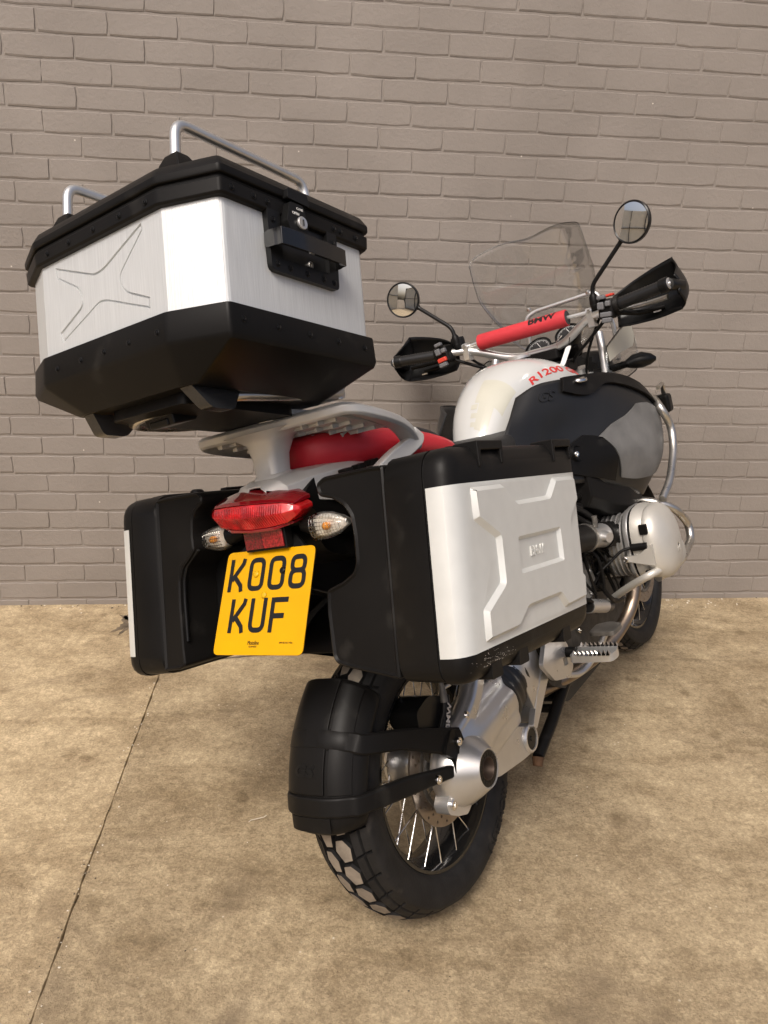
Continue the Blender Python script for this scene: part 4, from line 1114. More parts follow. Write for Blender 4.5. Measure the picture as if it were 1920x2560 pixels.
for s in (-1, 1):
    fx = None if s < 0 else (lambda q: V(q.x, -q.y, q.z))
    sp = MB(); patch(sp, gp); sp = sp.build('side_panel', BLACKT, bike, smooth=80, solid=0.005, xf=fx)
    def sgn(g_):   # make sure offset goes outward
        return g_
    out = 1 if (subsurf_patch(gp, .5, .51, .5, .51, 0.01, 1, 1)[0][0].y < subsurf_patch(gp, .5, .51, .5, .51, 0.0, 1, 1)[0][0].y) else -1
    def lens_patch(top, bot, off, n=10):
        """strip between two uv curves lying on the panel"""
        gg_ = []
        for (ua, va), (ub, vb) in zip(top, bot):
            gg_.append([subsurf_patch(gp, ua + (ub - ua) * k / n, ua + (ub - ua) * k / n + 1e-4, va + (vb - va) * k / n, va + (vb - va) * k / n + 1e-4, off * out, 1, 1)[0][0] for k in range(n + 1)])
        return patch(MB(), gg_)
    def ls_(c, n=5): return [(c[i][0] + (c[i + 1][0] - c[i][0]) * k / n, c[i][1] + (c[i + 1][1] - c[i][1]) * k / n) for i in range(len(c) - 1) for k in range(n)] + [c[-1]]
    def rs_(c, n=24): return [(q.x, q.y) for q in catmull([(a_, b_, 0) for a_, b_ in c], max(2, n // (len(c) - 1)))]
    m2 = lens_patch(rs_([(0.283, -0.02), (0.40, -0.02), (0.52, -0.02), (0.63, -0.02), (0.72, 0.0), (0.80, 0.03), (0.88, 0.06)]), rs_([(0.28, 0.145), (0.385, 0.235), (0.47, 0.13), (0.56, 0.14), (0.66, 0.18), (0.76, 0.22), (0.88, 0.26)]), 0.010); m2.build('panel_cap', BLACK, sp, smooth=80, solid=0.008, bevel=0.002, xf=fx)
    m3 = lens_patch(ls_([(0.395, 0.61), (0.45, 0.52), (0.52, 0.43), (0.59, 0.32), (0.66, 0.29), (0.75, 0.29), (0.84, 0.30)]), ls_([(0.405, 0.62), (0.438, 0.72), (0.465, 0.83), (0.49, 0.925), (0.58, 0.905), (0.70, 0.87), (0.83, 0.80)]), 0.0058); m3.build('panel_wing', GREYT, sp, smooth=80, solid=0.004, bevel=0.0012, xf=fx)
    m4 = lens_patch(ls_([(0.265, 0.72), (0.31, 0.63), (0.35, 0.57), (0.385, 0.60), (0.425, 0.70), (0.445, 0.80)]), ls_([(0.275, 0.90), (0.315, 0.92), (0.35, 0.94), (0.39, 0.955), (0.425, 0.965), (0.462, 0.965)]), 0.009); m4.build('panel_lower_trim', BLACK, sp, smooth=80, solid=0.006, bevel=0.002, xf=fx)
    q = subsurf_patch(gp, .321, .322, .725, .726, 0.016 * out, 1, 1)[0][0]
    q2 = V(q.x, q.y * (1 if s < 0 else -1), q.z)
    mb = MB(); mb.lathe([(0, 0.022), (-0.008, 0.024), (-0.012, 0.020), (-0.006, 0.012), (-0.006, 0)], (0, 0, 0), 'z', 24)
    o = mb.build('grommet', BLACK2, sp, smooth=50); o.matrix_local = aim(q2, (-0.2, -s * -1, 0.1))
    bolt(q2 + V(-0.030, s * 0.006, 0.002), (-0.3, s, 0), 0.008, sp, CHROME, 0.005)
    if s < 0:
        put_text('lettering', 'GS', 0.042, lambda a, b: subsurf_patch(gp, 0.205 + a * 1.30, 0.2051 + a * 1.30, 0.165 - b * 3.6, 0.1651 - b * 3.6, 0.004 * out, 1, 1)[0][0], BLACKT, sp, bold=0.0016, sx=1.3, shear=0.1, thick=0.003, cuts=2)
        mb = MB(); mb.lathe([(0.004, 0.0), (0.004, 0.012), (0.0, 0.015), (-0.004, 0.015)], (0, 0, 0), 'z', 24)
        q = subsurf_patch(gp, .357, .358, .055, .056, 0.019 * out, 1, 1)[0][0]
        o = mb.build('panel_button', CHROME, sp, smooth=50); o.matrix_local = aim(q, (-0.1, -0.35, 1)) @ Matrix.Diagonal((1.7, 1, 1, 1))
    # belly of the panel down to the cylinder
    mb = MB(); secs = []
    for (x, y0, y1, z0, z1) in ((0.80, .17, .225, .70, .80), (0.90, .17, .245, .655, .77), (1.0, .17, .265, .615, .72), (1.09, .16, .27, .61, .68), (1.16, .15, .24, .63, .68)):
        secs.append([V(x, s * y0, z0), V(x, s * (y1 - 0.02), z0), V(x, s * y1, z0 + 0.03), V(x, s * y1, z1), V(x, s * y0, z1)])
    mb.rings(secs); mb.build('air_scoop', BLACK, bike, smooth=30, bevel=0.006)

# ================================================================ engine
mb = MB()
prism(mb, round_poly([(0.47, 0.30), (0.58, 0.24), (1.05, 0.22), (1.14, 0.30), (1.14, 0.52), (1.05, 0.62), (0.80, 0.66), (0.52, 0.60), (0.46, 0.46)], 0.04), xz(0), -0.125, 0.125)
eng = mb.build('engine_block', mat('dark_casting', (0.045, 0.042, 0.038), 0.55, 0.4, var=0.5, vscale=24, bump=0.4, bscale=90), bike, smooth=30, bevel=0.012)
mb = MB(); prism(mb, round_poly([(0.30, 0.42), (0.50, 0.30), (0.62, 0.40), (0.66, 0.62), (0.50, 0.68), (0.34, 0.60)], 0.03), xz(0), -0.085, 0.085)
mb.build('gearbox', CASTD, bike, smooth=30, bevel=0.01)
mb = MB(); prism(mb, round_poly([(0.55, 0.215), (0.62, 0.185), (1.10, 0.185), (1.20, 0.27), (1.19, 0.30), (1.08, 0.235), (0.60, 0.225)], 0.02), xz(0), -0.10, 0.10)
mb.build('skid_plate', DARK, bike, smooth=30, bevel=0.004)
mb = MB(); mb.box((0.62, 0, 0.78), (0.50, 0.20, 0.30)); mb.box((1.02, 0, 0.80), (0.34, 0.26, 0.34)); mb.build('airbox', DARK, bike, smooth=0, bevel=0.02)
for s in (-1, 1):
    CX, CZ = 0.968, 0.545
    def cyr(y, hx, hz, e=0.7, dx=0, dz=0, n=28): return [V(CX + dx + hx * math.copysign(abs(math.cos(2 * math.pi * k / n)) ** e, math.cos(2 * math.pi * k / n)), s * y, CZ + dz + hz * math.copysign(abs(math.sin(2 * math.pi * k / n)) ** e, math.sin(2 * math.pi * k / n))) for k in range(n)]
    mb = MB(); mb.rings([cyr(0.12, 0.075, 0.075), cyr(0.255, 0.075, 0.078)]); cyl = mb.build('cylinder', CAST, bike, smooth=40)
    for i in range(9):
        y = 0.135 + i * 0.0145
        mb = MB(); mb.rings([cyr(y, 0.094, 0.098), cyr(y + 0.004, 0.094, 0.098)]); mb.build('fin', CAST, cyl, smooth=30)
    mb = MB(); mb.rings([cyr(0.262, 0.100, 0.106), cyr(0.272, 0.104, 0.110), cyr(0.278, 0.104, 0.110)]); mb.build('head_flange', CAST, cyl, smooth=40, bevel=0.002)
    mb = MB(); mb.rings([cyr(0.279, 0.102, 0.108), cyr(0.284, 0.102, 0.108)]); mb.build('head_gasket', BLACK, cyl, smooth=40)
    mb = MB(); mb.rings([cyr(0.285, 0.103, 0.110), cyr(0.30, 0.104, 0.110), cyr(0.335, 0.098, 0.100), cyr(0.36, 0.086, 0.086), cyr(0.37, 0.065, 0.065)])
    mb.build('valve_cover', GUARD, cyl, smooth=50)
    # guard shell over the end of the head
    mb = MB(); gg = []
    for (y, hx, hz, dz) in ((0.318, 0.104, 0.108, -0.002), (0.340, 0.106, 0.110, -0.004), (0.360, 0.094, 0.100, -0.010), (0.376, 0.068, 0.076, -0.016), (0.384, 0.036, 0.042, -0.022), (0.386, 0.002, 0.002, -0.024)):
        gg.append(cyr(y, hx, hz, 0.75, 0.0, dz))
    mb.rings(gg, True, False, False); gd = mb.build('cylinder_guard', GUARD, bike, smooth=70, solid=0.005, sub=1)
    mb = MB(); mb.rings([[V(CX + 0.045 + hx_ * math.copysign(abs(math.cos(2 * math.pi * k / 24)) ** 0.6, math.cos(2 * math.pi * k / 24)), s * y_, 0.482 + hz_ * math.copysign(abs(math.sin(2 * math.pi * k / 24)) ** 0.6, math.sin(2 * math.pi * k / 24))) for k in range(24)] for (y_, hx_, hz_) in ((0.300, 0.070, 0.036), (0.345, 0.076, 0.044), (0.366, 0.070, 0.040), (0.376, 0.050, 0.026))])
    mb.build('guard_nose', GUARD, gd, smooth=60, bevel=0.004)
    mb = MB(); prism(mb, round_poly([(0.30, 0.530), (0.345, 0.560), (0.345, 0.495), (0.30, 0.505), (0.255, 0.515), (0.255, 0.528)], 0.004), lambda a, b, h: V(CX - 0.108 + h, s * a, b), -0.006, 0.004)
    mb.build('guard_strap', GUARD, gd, smooth=30, bevel=0.002)
    bolt((CX - 0.116, s * 0.262, 0.521), (-1, 0, 0), 0.009, gd, CHROME, 0.005)
    mb = MB(); mb.box((CX - 0.101, s * 0.326, 0.602), (0.012, 0.024, 0.030)); mb.box((CX - 0.103, s * 0.322, 0.470), (0.012, 0.026, 0.022)); mb.build('guard_rubber', BLACK, gd, smooth=0, bevel=0.003)
    T('plug_cap', [(CX - 0.104, s * 0.330, 0.553), (CX - 0.106, s * 0.282, 0.553)], 0.0115, BLACK, cyl, 12)
    T('plug_lead', catmull([(CX - 0.106, s * 0.284, 0.553), (CX - 0.12, s * 0.255, 0.548), (CX - 0.14, s * 0.225, 0.525), (CX - 0.17, s * 0.19, 0.50)], 5), 0.0045, BLACK, cyl, 8)
    put_text('lettering', 'BMW', 0.022, lambda a, b: V(CX - 0.025 + a * 0.9 + 0.01, s * 0.3985 + s * (-0.10 * abs(a + 0.02)) * 0, 0.515 + b) + V(0, s * 0.0035, 0), GUARD, gd, bold=0.0006, thick=0.003) if s > 0 else put_text('lettering', 'BMW', 0.020, lambda a, b: V(CX - 0.024 + a * 0.9, -0.3835 - 0.22 * a, 0.512 + b), GUARD, gd, bold=0.0006, thick=0.006)
    # throttle body, clamps and intake
    a_, b_ = V(0.64, s * 0.205, 0.648), V(0.93, s * 0.215, 0.585)
    P_ = lambda t: a_.lerp(b_, t)
    T('intake_hose', [P_(-0.15), P_(0.10), P_(0.30)], [0.040, 0.040, 0.038], BLACK, bike, 24)
    T('hose_clamp', [P_(0.27), P_(0.31)], 0.0415, STEEL, bike, 28)
    tb = T('throttle_body', [P_(0.31), P_(0.36), P_(0.62), P_(0.68)], [0.036, 0.033, 0.033, 0.036], CAST, bike, 24)
    T('butterfly_boss', [P_(0.49) + V(0, s * 0.025, 0), P_(0.49) + V(-0.012, s * 0.052, -0.004)], [0.016, 0.015], CAST, tb, 18)
    T('hose_clamp', [P_(0.69), P_(0.73)], 0.0405, BLACK, bike, 24)
    T('inlet_rubber', [P_(0.73), P_(0.90)], [0.036, 0.040], BLACK, bike, 20)
    T('inlet_bolt', [P_(0.45) + V(0, s * 0.018, 0.028), P_(0.45) + V(0, s * 0.02, 0.060)], 0.008, CASTD, tb, 10)
    # exhaust header
    T('exhaust_header', catmull([(CX - 0.01, s * 0.235, 0.46), (CX - 0.02, s * 0.235, 0.40), (CX - 0.07, s * 0.215, 0.335), (CX - 0.17, s * 0.18, 0.285), (CX - 0.30, s * 0.135, 0.265), (CX - 0.45, s * 0.10, 0.275), (CX - 0.58, s * 0.09, 0.30)], 6), 0.0195, HEADER, bike, 18)
    T('exhaust_collar', [(CX - 0.012, s * 0.235, 0.45), (CX - 0.018, s * 0.235, 0.415)], 0.026, CASTD, bike, 18)
    # crash bars
    T('crash_bar', [(1.10, s * 0.15, 0.655), (1.085, s * 0.29, 0.640), (1.12, s * 0.352, 0.600), (1.195, s * 0.362, 0.525), (1.175, s * 0.366, 0.478), (1.03, s * 0.366, 0.455), (0.90, s * 0.33, 0.445)], 0.0125, STEEL, bike, 14, 0.05)
    T('crash_bar', [(1.055, s * 0.34, 0.645), (1.13, s * 0.352, 0.685), (1.235, s * 0.352, 0.765), (1.275, s * 0.348, 0.835), (1.225, s * 0.340, 0.905), (1.30, s * 0.30, 0.94), (1.36, s * 0.18, 0.94)], 0.0125, STEEL, bike, 14, 0.05)
    T('crash_bar_stay', [(0.93, s * 0.155, 0.372), (0.88, s * 0.235, 0.425), (0.84, s * 0.33, 0.475), (0.93, s * 0.352, 0.470)], 0.0115, GUARD, bike, 12, 0.05)
    mb = MB(); mb.box((1.345, s * 0.315, 0.905), (0.05, 0.055, 0.062)); mb.build('fog_lamp', BLACK, bike, smooth=0, bevel=0.010)
    T('fog_lamp_bracket', [(1.26, s * 0.335, 0.965), (1.33, s * 0.330, 0.975), (1.36, s * 0.32, 0.935)], 0.0075, STEEL, bike, 10, 0.02)
    # starter / injector clutter
    mb = MB()
    for k in range(10):
        q0 = V(random.uniform(0.62, 0.98), s * random.uniform(0.125, 0.17), random.uniform(0.40, 0.58)); q1 = q0 + V(random.uniform(-0.16, 0.16), s * random.uniform(-0.01, 0.03), random.uniform(-0.10, 0.08))
        mb.tube(catmull([q0, (q0 + q1) / 2 + V(0, s * 0.02, random.uniform(-0.03, 0.03)), q1], 4), random.uniform(0.004, 0.008), 8)
    mb.build('wiring_loom', BLACK, bike, smooth=60)
    mb = MB(); mb.lathe([(0, 0.0), (0, 0.030), (0.03 * 1, 0.033), (0.05, 0.028)], V(0.86, s * 0.15 - 0.025, 0.46), 'y', 24); mb.build('engine_cover', BLACK, bike, smooth=40)
    for q in ((0.80, 0.50), (0.78, 0.43), (0.72, 0.36)): bolt((q[0], s * 0.13, q[1]), (0, s, 0), 0.010, eng, CHROME, 0.008)
# right flank of the engine: ribbed casting, sensor housing, rods, starter motor, wiring
for k in range(5):
    mb = MB(); mb.box((0.66 + 0.055 * k, -0.128, 0.47), (0.008, 0.012, 0.17), Matrix.Rotation(R(18), 3, 'Y')); mb.build('casting_rib', CASTD, eng, smooth=0, bevel=0.002)
mb = MB(); prism(mb, round_poly([(0.66, 0.56), (0.80, 0.545), (0.83, 0.48), (0.78, 0.44), (0.67, 0.455)], 0.015), xz(-0.135), -0.035, 0.02); mb.build('side_casting', mat('grey_casting', (0.30, 0.29, 0.27), 0.5, 0.5, var=0.25, vscale=30, bump=0.3, bscale=160), bike, smooth=30, bevel=0.006)
mb = MB(); prism(mb, round_poly([(0.935, 0.53), (1.06, 0.495), (1.075, 0.425), (1.03, 0.41), (0.93, 0.46)], 0.015), xz(-0.165), -0.02, 0.03); snh = mb.build('sensor_housing', BLACK, bike, smooth=30, bevel=0.006)
for q in ((1.022, 0.487), (1.050, 0.444)): bolt((q[0], -0.186, q[1]), (-0.4, -1, 0), 0.010, snh, CAST, 0.008)
T('shift_rod', [(0.93, -0.185, 0.395), (0.885, -0.185, 0.48), (0.86, -0.19, 0.55)], 0.006, BLACK, bike, 8)
T('shift_rod', [(0.975, -0.185, 0.395), (1.02, -0.185, 0.41), (1.06, -0.182, 0.425)], 0.012, BLACK, bike, 10)
T('oil_line', catmull([(0.80, -0.19, 0.47), (0.83, -0.20, 0.42), (0.88, -0.195, 0.39), (0.95, -0.19, 0.37)], 6), 0.007, BLACK, bike, 10)
T('starter_motor', [(0.705, -0.178, 0.437), (0.715, -0.178, 0.433)], 0.019, BLACK, bike, 18)
T('starter_motor', [(0.715, -0.178, 0.433), (0.83, -0.178, 0.392)], 0.0205, CAST, bike, 20)
T('solenoid', [(0.83, -0.178, 0.392), (0.875, -0.178, 0.376)], 0.015, CASTD, bike, 16)
rndw = random.Random(11)
for k in range(16):
    q0 = V(rndw.uniform(0.68, 0.86), rndw.uniform(-0.20, -0.16), rndw.uniform(0.56, 0.66)); q1 = V(rndw.uniform(0.72, 0.98), rndw.uniform(-0.21, -0.17), rndw.uniform(0.40, 0.52))
    T('cable', catmull([q0, q0.lerp(q1, 0.35) + V(rndw.uniform(-.03, .03), -0.012, rndw.uniform(-.02, .02)), q0.lerp(q1, 0.7) + V(rndw.uniform(-.03, .03), -0.008, rndw.uniform(-.02, .02)), q1], 5), rndw.uniform(0.003, 0.0065), BLACK, bike, 7)
for k in range(5):
    q = V(rndw.uniform(0.70, 0.95), -0.195, rndw.uniform(0.42, 0.58)); mb = MB(); mb.box(q, (0.022, 0.014, 0.016), Matrix.Rotation(rndw.uniform(-1, 1), 3, 'Y')); mb.build('connector', BLACK2, bike, smooth=0, bevel=0.003)
for q in ((0.70, 0.52), (0.79, 0.515), (0.77, 0.455), (0.69, 0.475)): bolt((q[0], -0.171, q[1]), (0, -1, 0), 0.007, bike, CAST, 0.006)
for i in range(3):
    T('hose', catmull([(0.72 + 0.02 * i, -0.17, 0.755 - 0.03 * i), (0.80, -0.185, 0.735 - 0.028 * i), (0.88, -0.185, 0.70 - 0.028 * i), (0.93, -0.18, 0.655 - 0.02 * i)], 6), 0.011 - 0.002 * i, BLACK, bike, 10)
for i in range(4):
    z = 0.84 - i * 0.03
    T('hose', catmull([(0.62, -0.17, z - 0.12), (0.70, -0.19, z - 0.11), (0.78, -0.20, z - 0.15), (0.86, -0.20, z - 0.20)], 6), 0.010 - i * 0.001, BLACK, bike, 10)
T('frame_tube', [(0.46, -0.13, 0.55), (0.62, -0.135, 0.72), (0.78, -0.13, 0.86)], 0.013, BLACK, bike, 12)
T('frame_tube', [(0.70, -0.15, 0.74), (0.92, -0.15, 0.66), (1.08, -0.13, 0.70)], 0.011, BLACK, bike, 12)

# ================================================================ footrests, pedal, stand, shock
for s in (-1, 1):
    mb = MB(); prism(mb, round_poly([(0.35, 0.405), (0.40, 0.46), (0.47, 0.455), (0.515, 0.40), (0.525, 0.335), (0.49, 0.315), (0.40, 0.345)], 0.012), xz(s * 0.178), -0.006, 0.006, holes=[[(0.47, 0.355), (0.495, 0.350), (0.495, 0.372), (0.47, 0.377)][::-1]])
    fb = mb.build('footrest_bracket', CAST, bike, smooth=30, bevel=0.003)
    mb = MB(); prism(mb, round_poly([(0.462, 0.205), (0.468, 0.315), (0.50, 0.322), (0.535, 0.312), (0.535, 0.205)], 0.012), lambda a, b, h: V(a, s * b, 0.382 + h), -0.016, 0.004)
    pg = mb.build('footrest', CAST, bike, smooth=30, bevel=0.003)
    for j in range(9):
        for xx in (0.470, 0.530):
            mb = MB(); mb.add([V(xx - 0.007, s * (0.212 + j * 0.0115), 0.385), V(xx + 0.007, s * (0.212 + j * 0.0115), 0.385), V(xx + 0.007, s * (0.222 + j * 0.0115), 0.385), V(xx - 0.007, s * (0.222 + j * 0.0115), 0.385), V(xx, s * (0.217 + j * 0.0115), 0.398)], [[3, 2, 1, 0], [0, 1, 4], [1, 2, 4], [2, 3, 4], [3, 0, 4]])
            mb.build('footrest_tooth', CHROME, pg, smooth=0)
    T('footrest_hinge', [(0.50, s * 0.175, 0.382), (0.50, s * 0.212, 0.382)], 0.014, BLACK, pg, 14)
T('brake_pedal', catmull([(0.47, -0.165, 0.33), (0.56, -0.185, 0.30), (0.64, -0.21, 0.33), (0.67, -0.235, 0.375)], 6), 0.009, CAST, bike, 10)
mb = MB(); prism(mb, round_poly([(0.615, 0.205), (0.615, 0.275), (0.68, 0.280), (0.70, 0.24), (0.68, 0.205)], 0.012), lambda a, b, h: V(a, -b, 0.385 + h), -0.006, 0.006)
mb.build('pedal_pad', CASTD, bike, smooth=30, bevel=0.002)
mb = MB(); mb.tube([(0.40, -0.150, 0.47), (0.415, -0.150, 0.42)], [0.016, 0.018], 14); mb.tube([(0.415, -0.150, 0.42), (0.43, -0.15, 0.35)], [0.013, 0.011], 12); mb.build('master_cylinder', BLACK, bike, smooth=40)
mb = MB()
for k in range(8):
    t0, t1 = k / 8, (k + 1) / 8
q0, q1 = V(0.36, 0.02, 0.62), V(0.30, 0.02, 0.36)
helix = []
for i in range(90):
    t = i / 89; a = t * 2 * math.pi * 6
    c0 = q0.lerp(q1, t); helix.append(c0 + V(0.03 * math.cos(a), 0.03 * math.sin(a), 0.0))
T('shock_spring', helix, 0.0055, GOLD, bike, 8)
T('shock_body', [q0, q1], 0.017, GOLD, bike, 14)
T('reservoir', [(0.40, -0.115, 0.50), (0.375, -0.11, 0.36)], 0.014, GOLD, bike, 14)
# centre stand folded up and the side stand that carries the bike
T('centre_stand_leg', [(0.60, -0.11, 0.25), (0.45, -0.12, 0.205), (0.335, -0.12, 0.165)], [0.016, 0.016, 0.015], BLACK, bike, 14)
T('centre_stand_leg', [(0.60, 0.11, 0.25), (0.45, 0.12, 0.205), (0.335, 0.12, 0.165)], [0.016, 0.016, 0.015], BLACK, bike, 14)
T('centre_stand_bar', [(0.50, -0.12, 0.22), (0.50, 0.12, 0.22)], 0.012, BLACK, bike, 12)
T('stand_foot', [(0.335, -0.12, 0.165), (0.322, -0.12, 0.147)], [0.0155, 0.012], mat('rusty_steel', (0.12, 0.065, 0.035), 0.8, 0.3, var=0.4, vscale=40), bike, 12)
for k in range(5): T('linkage', [(0.36 + 0.03 * k, -0.10, 0.30 - 0.01 * k), (0.48 + 0.02 * k, 0.02, 0.34 - 0.012 * k)], 0.006, BLACK, bike, 8)
_inv = BIKE.inverted()
_hip = V(0.70, 0.14, 0.26)
_ft = BIKE @ V(0.62, 0.34, 0.0); _ft.z = 0.012
_ftb = _inv @ _ft
T('side_stand', [_hip, _hip.lerp(_ftb, 0.5), _ftb], [0.016, 0.014, 0.012], BLACK, bike, 14)
mb = MB(); mb.lathe([(0, 0.0), (0, 0.036), (0.010, 0.034), (0.012, 0.02), (0.012, 0)], (0, 0, 0), 'z', 20)
o = mb.build('side_stand_foot', CASTD, bike, smooth=40); o.matrix_local = _inv @ Matrix.Translation(V(_ft.x, _ft.y, 0.002))

# ================================================================ exhaust silencer (left) and rear inner guard
sa, sb = V(0.25, 0.165, 0.545), V(-0.20, 0.165, 0.775)
sd = (sb - sa).normalized(); su_ = V(0, 1, 0).cross(sd).normalized()
def silr(t, hy, hz): return [sa.lerp(sb, t) + V(0, 1, 0) * hy * math.copysign(abs(math.cos(2 * math.pi * k / 24)) ** 0.7, math.cos(2 * math.pi * k / 24)) + su_ * hz * math.copysign(abs(math.sin(2 * math.pi * k / 24)) ** 0.7, math.sin(2 * math.pi * k / 24)) for k in range(24)]
mb = MB(); mb.rings([silr(0, 0.03, 0.03), silr(0.12, 0.05, 0.07), silr(0.9, 0.055, 0.08), silr(1.0, 0.05, 0.072)]); sil = mb.build('silencer', CHROME, bike, smooth=50)
mb = MB(); mb.rings([[q + V(0, -0.0, 0) for q in silr(0.3, 0.060, 0.060)], silr(0.9, 0.060, 0.062)]); 
hs = []
mb2 = MB()
slots = [[(0.10 + 0.11 * i, -0.058), (0.18 + 0.11 * i, -0.058), (0.18 + 0.11 * i, -0.050), (0.10 + 0.11 * i, -0.050)] for i in range(7)] + [[(0.14 + 0.11 * i, -0.076), (0.22 + 0.11 * i, -0.076), (0.22 + 0.11 * i, -0.068), (0.14 + 0.11 * i, -0.068)] for i in range(6)]
prism(mb2, [(0.05, -0.085), (0.95, -0.085), (0.95, 0.045), (0.05, 0.045)], lambda a, b, h: sa.lerp(sb, a) + su_ * b + V(0, h, 0), -0.066, -0.062, holes=[[(a, b) for a, b in q][::-1] for q in slots])
mb2.build('heat_shield', GLOSSB, sil, smooth=0)
mb = MB(); mb.lathe([(0, 0.030), (0.012, 0.030), (0.012, 0.024), (-0.02, 0.024)], (0, 0, 0), 'z', 24)
o = mb.build('tail_pipe', DARK, sil, smooth=40); o.matrix_local = aim(sb, sd)
mb = MB(); g = []
for i in range(11):
    a = R(55) + R(95) * i / 10
    g.append([V(-0.36 * math.cos(a), y, 0.322 + 0.36 * math.sin(a) + 0.06) for y in (-0.085, -0.075, -0.03, 0.03, 0.075, 0.085)])
patch(mb, g); mb.build('inner_mudguard', BLACK, bike, smooth=60, solid=0.004)
mb = MB(); prism(mb, round_poly([(-0.22, 0.925), (-0.18, 0.97), (0.10, 0.97), (0.25, 0.86), (0.10, 0.815), (-0.06, 0.825), (-0.20, 0.88)], 0.03), xz(0), -0.075, 0.075)
mb.build('battery_tray', BLACK, bike, smooth=30, bevel=0.008)
# pannier frames
for s in (-1, 1):
    T('pannier_frame', [(-0.14, s * 0.10, 0.985), (-0.16, s * 0.155, 0.93), (-0.13, s * 0.165, 0.80), (0.05, s * 0.165, 0.69), (0.26, s * 0.165, 0.66), (0.34, s * 0.13, 0.78)], 0.009, BLACK, bike, 12, 0.04)
    T('pannier_frame', [(-0.15, s * 0.165, 0.88), (0.20, s * 0.165, 0.85), (0.32, s * 0.12, 0.86)], 0.009, BLACK, bike, 12, 0.04)
    mb = MB(); mb.box((-0.13, s * 0.168, 0.868), (0.05, 0.022, 0.035)); mb.build('pannier_latch', BLACK2, bike, smooth=0, bevel=0.004)
    T('subframe_tube', [(-0.12, s * 0.075, 0.955), (0.20, s * 0.095, 0.80), (0.45, s * 0.10, 0.62)], 0.014, BLACK, bike, 12)

# ================================================================ front end
for s in (-1, 1):
    ax_, tp = V(1.511, s * 0.092, 0.330), V(1.245, s * 0.105, 1.085)
    T('fork_leg', [ax_ + V(0.02, 0, -0.04), ax_.lerp(tp, 0.15), ax_.lerp(tp, 0.42), ax_.lerp(tp, 0.44), tp], [0.030, 0.032, 0.030, 0.0205, 0.0205], CAST, bike, 18)
    mb = MB(); prism(mb, round_poly([(1.36, 0.40), (1.37, 0.49), (1.43, 0.50), (1.47, 0.43), (1.43, 0.385)], 0.012), xz(s * 0.085), -0.028, 0.028); mb.build('front_caliper', CASTD, bike, smooth=30, bevel=0.006)
    T('front_indicator', [(1.245, s * 0.255, 1.062), (1.26, s * 0.275, 1.064), (1.27, s * 0.30, 1.064), (1.28, s * 0.325, 1.060), (1.285, s * 0.340, 1.057)], [0.012, 0.023, 0.026, 0.018, 0.006], BLACK2, bike, 18)
    T('indicator_arm', [(1.24, s * 0.15, 1.055), (1.25, s * 0.26, 1.062)], [0.014, 0.011], BLACK, bike, 12)
mb = MB(); g = []
for i in range(13):
    a = R(30) + R(95) * i / 12
    g.append([V(1.511 + 0.372 * math.cos(a), y, 0.33 + 0.372 * math.sin(a) - abs(y) * 0.35) for y in (-0.075, -0.06, -0.02, 0.02, 0.06, 0.075)])
patch(mb, g); mb.build('front_mudguard', BLACK, bike, smooth=60, solid=0.004)
body_loft([(1.25, 0.16, 1.06, 0.90), (1.36, 0.14, 1.07, 0.88), (1.48, 0.13, 1.06, 0.86), (1.58, 0.10, 1.00, 0.86), (1.72, 0.07, 0.92, 0.86), (1.84, 0.03, 0.87, 0.85)], WHITE, 'front_beak', prof=SEATP)
body_loft([(1.36, 0.14, 1.13, 0.98), (1.46, 0.15, 1.14, 0.97), (1.56, 0.12, 1.10, 0.96)], BLACK, 'headlamp_shell', prof=SEATP)
# handlebar
for s in (1,):
    T('handlebar', [(1.057, -0.470, 1.259), (1.085, -0.30, 1.243), (1.115, -0.217, 1.234), (1.175, -0.085, 1.168), (1.175, 0.085, 1.168), (1.115, 0.217, 1.234), (1.085, 0.30, 1.243), (1.057, 0.470, 1.259)], 0.0135, TUBE, bike, 14, 0.05)
T('handlebar_brace', [(1.118, -0.222, 1.247), (1.120, -0.14, 1.2495), (1.120, 0.17, 1.2495), (1.118, 0.222, 1.247)], 0.0065, TUBE, bike, 10)
mb = MB(); mb.lathe([(-0.1585, 0.0), (-0.1585, 0.022), (-0.157, 0.0255), (-0.150, 0.0265), (0.150, 0.0265), (0.157, 0.0255), (0.1585, 0.022), (0.1585, 0.0)], V(1.12, 0.0145, 1.2495), 'y', 40)
pad = mb.build('crossbar_pad', REDPAD, bike, smooth=50)
mb = MB()
for y in (-0.1592, 0.1592): mb.lathe([(y, 0.0), (y, 0.022), (y - math.copysign(0.002, y), 0.0225)], V(1.12, 0.0145, 1.2495), 'y', 36)
mb.build('pad_end', mat('dark_foam', (0.04, 0.04, 0.042), 0.8), pad, smooth=40)
pad_txt = lambda a, b: V(1.12 - 0.0270 * math.cos(R(42) + b / 0.0265), 0.0145 - 0.080 - a, 1.2495 + 0.0270 * math.sin(R(42) + b / 0.0265))
put_text('lettering', 'BMW', 0.030, pad_txt, BLACKINK, pad, bold=0.0011, sx=1.3, shear=0.0, thick=0.0006, cuts=3)
